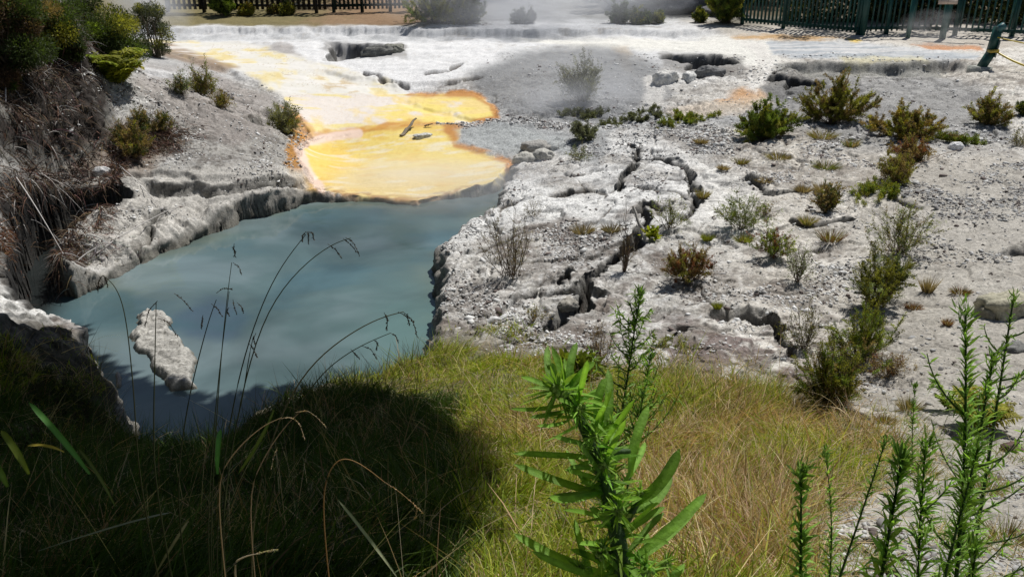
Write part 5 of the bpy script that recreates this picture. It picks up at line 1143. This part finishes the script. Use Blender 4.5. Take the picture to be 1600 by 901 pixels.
weed('light green shoot rising out of the dry grass', (1290, 712), (1285, 800), 2.6, .06, 13, lw=.006, n=90)

# tall seed-head grass in front of the pool
def stalk(label, path, D0, heads, seed, col=(.045, .055, .02), r=.0012, hc=(.05, .035, .02), group='tall grass stalks with drooping seed heads'):
    rng = np.random.default_rng(seed); P = np.array([at_depth(u, v, D0) for u, v in path]); k = 24; t = np.linspace(0, 1, len(P)); q = np.linspace(0, 1, k)
    S_ = np.stack([np.interp(q, t, P[:,i]) for i in range(3)], 1)
    for _ in range(4): S_[1:-1] = (S_[:-2]+2*S_[1:-1]+S_[2:])/4
    g0 = S_[0].copy(); g0[2] = float(height(g0[0], g0[1])); 
    if g0[2] < S_[0][2]-.01:
        S_ = np.vstack([qb(g0 + [(rng.random()-.5)*.05, 0, 0], (g0+S_[0])/2, S_[0], 6)[:-1], S_]); k += 5
        for _ in range(8): S_[1:-1] = (S_[:-2]+2*S_[1:-1]+S_[2:])/4
    o = thing('seed_grass', S_[0], label, 'grass stalk', group)
    mb = MB(); mb.add(*tubes([S_], np.linspace(r*1.4, r*.6, k)[None], col, 5)); mb.build('stem', M_GRASS, o)
    for hp in heads:
        H = np.array([at_depth(u, v, D0) for u, v in hp]); tt = np.linspace(0, 1, len(H)); q = np.linspace(0, 1, 12); C_ = np.stack([np.interp(q, tt, H[:,i]) for i in range(3)], 1)
        for _ in range(2): C_[1:-1] = (C_[:-2]+2*C_[1:-1]+C_[2:])/4
        mb = MB(); mb.add(*tubes([C_], np.full((1, 12), r*.5), hc, 4)); n = 46; f = rng.uniform(.12, 1, n); pp = np.stack([np.interp(f, q, C_[:,i]) for i in range(3)], 1)
        T = nrm(np.gradient(C_, axis=0)); Tn = T[np.clip((f*11).astype(int), 0, 11)]
        c = jit(hc, rng, n, .3); mb.add(*blades(pp, Tn + rng.normal(size=(n, 3))*.45, r*3.4, r*1.5, 0, c, c*1.2, rng, 2, True)); mb.build('seed_head', M_GRASS, o)
g1 = 'tall grass stalks with drooping seed heads'
stalk('tallest grass stalk, its seed head topping out over the middle of the pool', [(330,900),(345,740),(365,620),(385,540),(412,465),(440,410),(478,366)], 1.9, [[(478,362),(473,368),(473,376)],[(478,362),(482,366),(482,380)],[(480,362),(488,364),(490,374)]], 1, r=.0014)
stalk('grass stalk arching furthest right over the pool', [(335,900),(355,720),(380,600),(405,500),(440,445),(490,396),(530,374),(548,372)], 1.9, [[(512,381),(525,390),(534,404)],[(540,371),(552,378),(562,400)],[(536,372),(548,382),(556,392)]], 2, r=.0013, col=(.07, .085, .03))
stalk('upright grass stalk with a tuft of dark seeds above its top', [(325,900),(335,700),(345,560),(354,470),(362,410)], 2.0, [[(366,380),(365,388),(368,402)],[(362,386),(368,392),(366,400)],[(364,410),(374,418),(377,428)]], 3)
stalk('grass stalk with a pair of dark spikelets at pool mid-height', [(320,900),(330,720),(340,600),(350,520),(358,455)], 1.9, [[(338,458),(348,450),(362,452)],[(364,468),(366,480),(370,490)],[(358,480),(354,486),(358,492)],[(370,472),(378,480),(380,488)]], 4)
stalk('leftmost grass stalk with a bent black seed head', [(215,760),(212,640),(204,560),(196,480),(180,442),(160,430)], 1.8, [[(160,430),(154,440),(153,455)],[(162,430),(166,438),(168,447)]], 5, col=(.05, .055, .02))
stalk('grass stalk crossing the rock islet, drooping both ways', [(240,760),(240,640),(242,560),(244,472)], 1.8, [[(246,470),(232,485),(227,508)],[(246,497),(262,502),(278,526)]], 6, r=.0014)
stalk('grass stalk right of the islet with a single long drooping head', [(270,800),(290,640),(310,560),(326,500),(338,468)], 2.0, [[(272,458),(286,468),(300,485)],[(330,474),(340,482),(347,494)],[(317,492),(316,502),(315,512)]], 7, r=.0014)
stalk('low bending stalk with two heads near the right side of the pool', [(380,860),(420,680),(470,580),(530,530),(590,495),(630,487)], 1.9, [[(600,488),(606,498),(604,514)],[(630,487),(645,500),(652,526)],[(622,487),(636,494),(640,508)]], 8, r=.0016, col=(.13, .12, .06))
stalk('lowest bending stalk with small dark spikelets by the bank', [(400,860),(450,660),(500,580),(560,540),(610,520)], 1.9, [[(584,530),(590,536),(588,546)],[(548,545),(554,552),(562,560)],[(610,520),(618,524),(622,534)],[(565,540),(580,545),(588,560)]], 9, r=.0013)
stalk('leaning stalk behind the tallest one, spikelets halfway up', [(340,860),(360,700),(380,620),(388,560),(396,525)], 1.9, [[(388,535),(396,545),(402,558)],[(400,520),(396,528),(398,536)]], 10, r=.0014)
stalk('straw coloured seed head curling over in the lit grass', [(330,760),(370,700),(410,665),(440,652)], 1.7, [[(436,655),(452,650),(468,660),(476,686)]], 11, r=.0010, col=(.42, .32, .2), hc=(.50, .40, .28))
stalk('pale straw seed head to the right of the curling one', [(380,780),(420,700),(450,660),(470,642)], 1.7, [[(462,644),(480,640),(496,652),(510,668)],[(434,698),(428,712),(424,732)]], 12, r=.0009, col=(.40, .30, .2), hc=(.46, .36, .24))
stalk('long orange-brown stalk drooping across the shaded grass', [(500,800),(510,740),(530,712),(560,720),(600,752)], 1.6, [[(600,752),(625,768),(650,790),(660,800)],[(645,785),(652,795),(648,812)]], 13, r=.0010, col=(.36, .22, .09), hc=(.46, .32, .17))
stalk('short pale dead spike lying at the bottom of the shaded grass', [(360,880),(385,868),(400,865)], 1.5, [[(395,866),(412,862),(432,858)]], 14, r=.0014, col=(.4, .34, .24), hc=(.48, .42, .3))
# broad blades in the dark corner
for k, (b, c, e, w, col, lab) in enumerate([((140,740),(95,680),(45,628),9,(.10,.26,.06),'bright green blade slanting up in the dark left corner'), ((45,740),(25,700),(2,672),10,(.20,.26,.04),'yellow-tipped blade at the left frame edge'),
     ((100,706),(75,692),(42,696),5,(.42,.34,.06),'small yellow blade curling above the dark grass'), ((340,740),(338,700),(345,670),8,(.10,.28,.07),'broad green blade standing beside the stalk bases'),
     ((12,760),(0,735),(-15,712),10,(.16,.26,.05),'green blade cut off by the left frame edge'), ((180,790),(150,730),(122,700),5,(.14,.18,.05),'thin olive blade left of centre in the shade'),
     ((620,900),(585,850),(528,780),5,(.34,.36,.22),'long pale blade crossing the shade edge at the bottom'), ((240,901),(270,850),(295,812),5,(.42,.36,.22),'straw blade rising from the bottom edge in the shade'),
     ((60,860),(210,810),(268,800),3,(.3,.32,.28),'long fine grey blade lying across the shaded corner'), ((428,640),(410,690),(372,740),6,(.16,.22,.05),'green-gold blade leaning over the mound')]):
    rng = np.random.default_rng(900+k); mb = MB(); g0 = ground(b[0], min(b[1], 890)); d = min(px_m(g0)*FPX, 2.6); p = qb(at_depth(*b, d), at_depth(*c, d-.05), at_depth(*e, d), 14)
    ribbon_leaf(mb, p, w*d/FPX, col, rng); tag(mb.build('broad_grass', M_GRASS, origin=p[0], smooth=True), lab, 'grass', 'broad grass blades in the shade')
# dark undergrowth on the left foreground bank
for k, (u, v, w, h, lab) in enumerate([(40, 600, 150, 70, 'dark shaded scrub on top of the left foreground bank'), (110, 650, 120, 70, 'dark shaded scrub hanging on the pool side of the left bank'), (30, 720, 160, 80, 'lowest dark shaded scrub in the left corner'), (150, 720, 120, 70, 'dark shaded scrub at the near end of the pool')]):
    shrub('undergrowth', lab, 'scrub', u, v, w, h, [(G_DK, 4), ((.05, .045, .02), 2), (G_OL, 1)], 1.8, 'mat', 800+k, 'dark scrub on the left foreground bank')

# ------------------------------------------------------------------ the tree above the near bank (its crown is above the picture and casts the shade)
def shade_tree():
    rng = np.random.default_rng(44)
    SH = [(-150,515),(60,512),(118,520),(150,565),(205,600),(330,628),(400,612),(500,612),(600,622),(645,640),(655,665),(728,700),(735,760),(722,830),(735,870),(640,885),(560,930),(300,980),(-150,990)]
    n = 22000; u = rng.uniform(-150, 745, n*3); v = rng.uniform(510, 985, n*3); w_ = np.clip(((v-250)/500)**-1.5, .2, 4)
    k = in_poly(u, v, SH) & (rng.random(len(u)) < .9*w_/w_.max()); u, v = u[k][:n], v[k][:n]; n = len(u)
    x, y, z = unproj(u, v, lambda a, b: np.maximum(height(a, b), 0), 12); z = np.maximum(z, 0)
    h = 5.3 + 1.6*rng.random(n) + .5*np.abs(fbm(x, y, 2, 7)); t = (h-z)/SUN[2]; p = np.c_[x, y, z] + SUN*t[:,None]
    q = rng.uniform([-9.5, -4.5, 5.4], [1.5, 6.5, 8.5], (60000, 3)); t = (q[:,2]-2.6)/SUN[2]; g_ = q - SUN*t[:,None]
    ok = ((g_[:,0] < -2.4) & (g_[:,1] < 2.2)) | (g_[:,1] < -1.4) | ((g_[:,0] < -5.5) & (g_[:,1] < 5)); q = q[ok][:32000]; p = np.concatenate([p, q]); n = len(p)  # extra unseen leaves added to cut sky light over the near bank
    c = p.mean(0); root = np.array([-5.6, .2, float(base(-5.6, .2))])
    o = thing('overhanging_tree', root, 'leafy tree over the near bank, above the picture, shading its lower left', 'tree')
    fork = np.array([-4.2, 1.6, 5.6]); mb = MB(); mb.add(*tubes([qb(root - [0, 0, .3], np.array([-5.6, .4, 4.6]), fork, 14)], np.linspace(.17, .10, 14)[None], (.10, .08, .06), 9)); mb.build('trunk', M_TWIG, o, smooth=True)
    m = 34; tip = p[rng.integers(0, n, m)] + [0, 0, .1]; md = (fork+tip)/2 + [0, 0, .5] + rng.normal(size=(m, 3))*.15; q = np.linspace(0, 1, 8)[None,:,None]
    pth = fork*(1-q)**2 + 2*md[:,None]*q*(1-q) + tip[:,None]*q*q; mb = MB(); mb.add(*tubes(pth, np.linspace(.05, .008, 8)[None]*np.ones((m, 1)), (.10, .08, .06), 5)); mb.build('limbs', M_TWIG, o)
    C = jit((.05, .08, .02), rng, n, .3); D = rng.normal(size=(n, 3))*[1, 1, .45]
    mb = MB(); mb.add(*blades(p, D, rng.uniform(.15, .28, n), rng.uniform(.08, .14, n), .1, C, C, rng, 2, True, side=rng.normal(size=(n, 3))*.4 + [0, 0, 1])); mb.build('crown', M_LEAF, o)
shade_tree()

for k, (x, y, h, w, lb_) in enumerate([(-8.5, -1.5, 7.5, 5, 'bushy tree behind the camera on the left, unseen, added to block sky light'), (-5.5, -5, 8, 5.5, 'tall bushy tree behind the camera, unseen, added to block sky light'), (-9.5, 2.5, 7, 4.5, 'bushy tree beside the near bank, unseen on the left, added to block sky light'), (-1.0, -6, 7, 5, 'leafy tree straight behind the camera, unseen, added to block sky light')]):
    tree(lb_, x, y, h, w, GRN, 700+k, n=14000, group='trees behind the camera')  # unseen trees added to block sky light and deepen the near shade
# ------------------------------------------------------------------ steam
def steam(name, label, c, size, dens, seed, scale=1.5, thr=.42):
    m = bpy.data.materials.new('steam'); m.use_nodes = True; ns = m.node_tree.nodes; ls = m.node_tree.links; ns.remove(ns['Principled BSDF'])
    pv = node(ns, 'ShaderNodeVolumePrincipled'); pv.inputs['Color'].default_value = (.93, .95, 1, 1); pv.inputs['Anisotropy'].default_value = .2
    tc = node(ns, 'ShaderNodeTexCoord'); ln = node(ns, 'ShaderNodeVectorMath', operation='LENGTH'); ls.new(tc.outputs['Object'], ln.inputs[0])
    fall = node(ns, 'ShaderNodeMapRange'); ls.new(ln.outputs['Value'], fall.inputs[0])
    for i, q in zip((1, 2, 3, 4), (.15, .95, 1, 0)): fall.inputs[i].default_value = q
    nz = node(ns, 'ShaderNodeTexNoise', Scale=scale, Detail=3.0, Distortion=.8); mp = node(ns, 'ShaderNodeMapping'); mp.inputs['Location'].default_value = (seed, seed*2, 0); ls.new(tc.outputs['Object'], mp.inputs[0]); ls.new(mp.outputs[0], nz.inputs['Vector'])
    r = node(ns, 'ShaderNodeMapRange'); ls.new(nz.outputs[0], r.inputs[0])
    for i, q in zip((1, 2, 3, 4), (thr, .72, 0, dens)): r.inputs[i].default_value = q
    mu = node(ns, 'ShaderNodeMath', operation='MULTIPLY'); ls.new(fall.outputs[0], mu.inputs[0]); ls.new(r.outputs[0], mu.inputs[1]); ls.new(mu.outputs[0], pv.inputs['Density'])
    ls.new(pv.outputs[0], ns['Material Output'].inputs['Volume'])
    th = np.linspace(0, 2*pi, 24, endpoint=False); ph = np.linspace(-pi/2, pi/2, 13); T, Ph = np.meshgrid(th, ph)
    V = np.stack([np.cos(T)*np.cos(Ph), np.sin(T)*np.cos(Ph), np.sin(Ph)], -1).reshape(-1, 3); nu = 24
    i = np.arange(12)[:,None]*nu + np.arange(nu)[None,:]; j = np.arange(12)[:,None]*nu + (np.arange(nu)[None,:]+1) % nu
    o = MB().add(V, np.stack([i, j, j+nu, i+nu], -1).reshape(-1, 4), (1, 1, 1)).build(name, m); o.location = c; o.scale = size
    return tag(o, label, 'steam', None, 'stuff')
def gp(u, v, up): q = ground(u, v); return tuple(float(a) for a in q + [0, 0, up])
steam('steam', 'thick drifting steam behind the white terrace at the top centre', gp(830, 36, 1.0), (6.0, 2.6, 2.0), 1.3, 3, 1.5, .34)
steam('steam', 'thin steam cloud left of the picket fence', gp(236, 42, .7), (1.7, 1.2, 1.6), 1.8, 5, 1.4, .33)
steam('steam', 'faint steam rising around the bush on the grey mound', gp(905, 170, .45), (2.3, 1.3, 1.0), 1.3, 8, 1.4, .36)
steam('steam', 'wisp of steam in front of the right-hand railing', gp(1460, 68, .4), (1.3, .5, .6), 1.0, 11, 1.5, .38)
steam('steam', 'thin vapour lying on the water at the foot of the yellow apron', gp(700, 330, .18), (2.6, 1.9, .42), 1.3, 14, 1.5, .3)
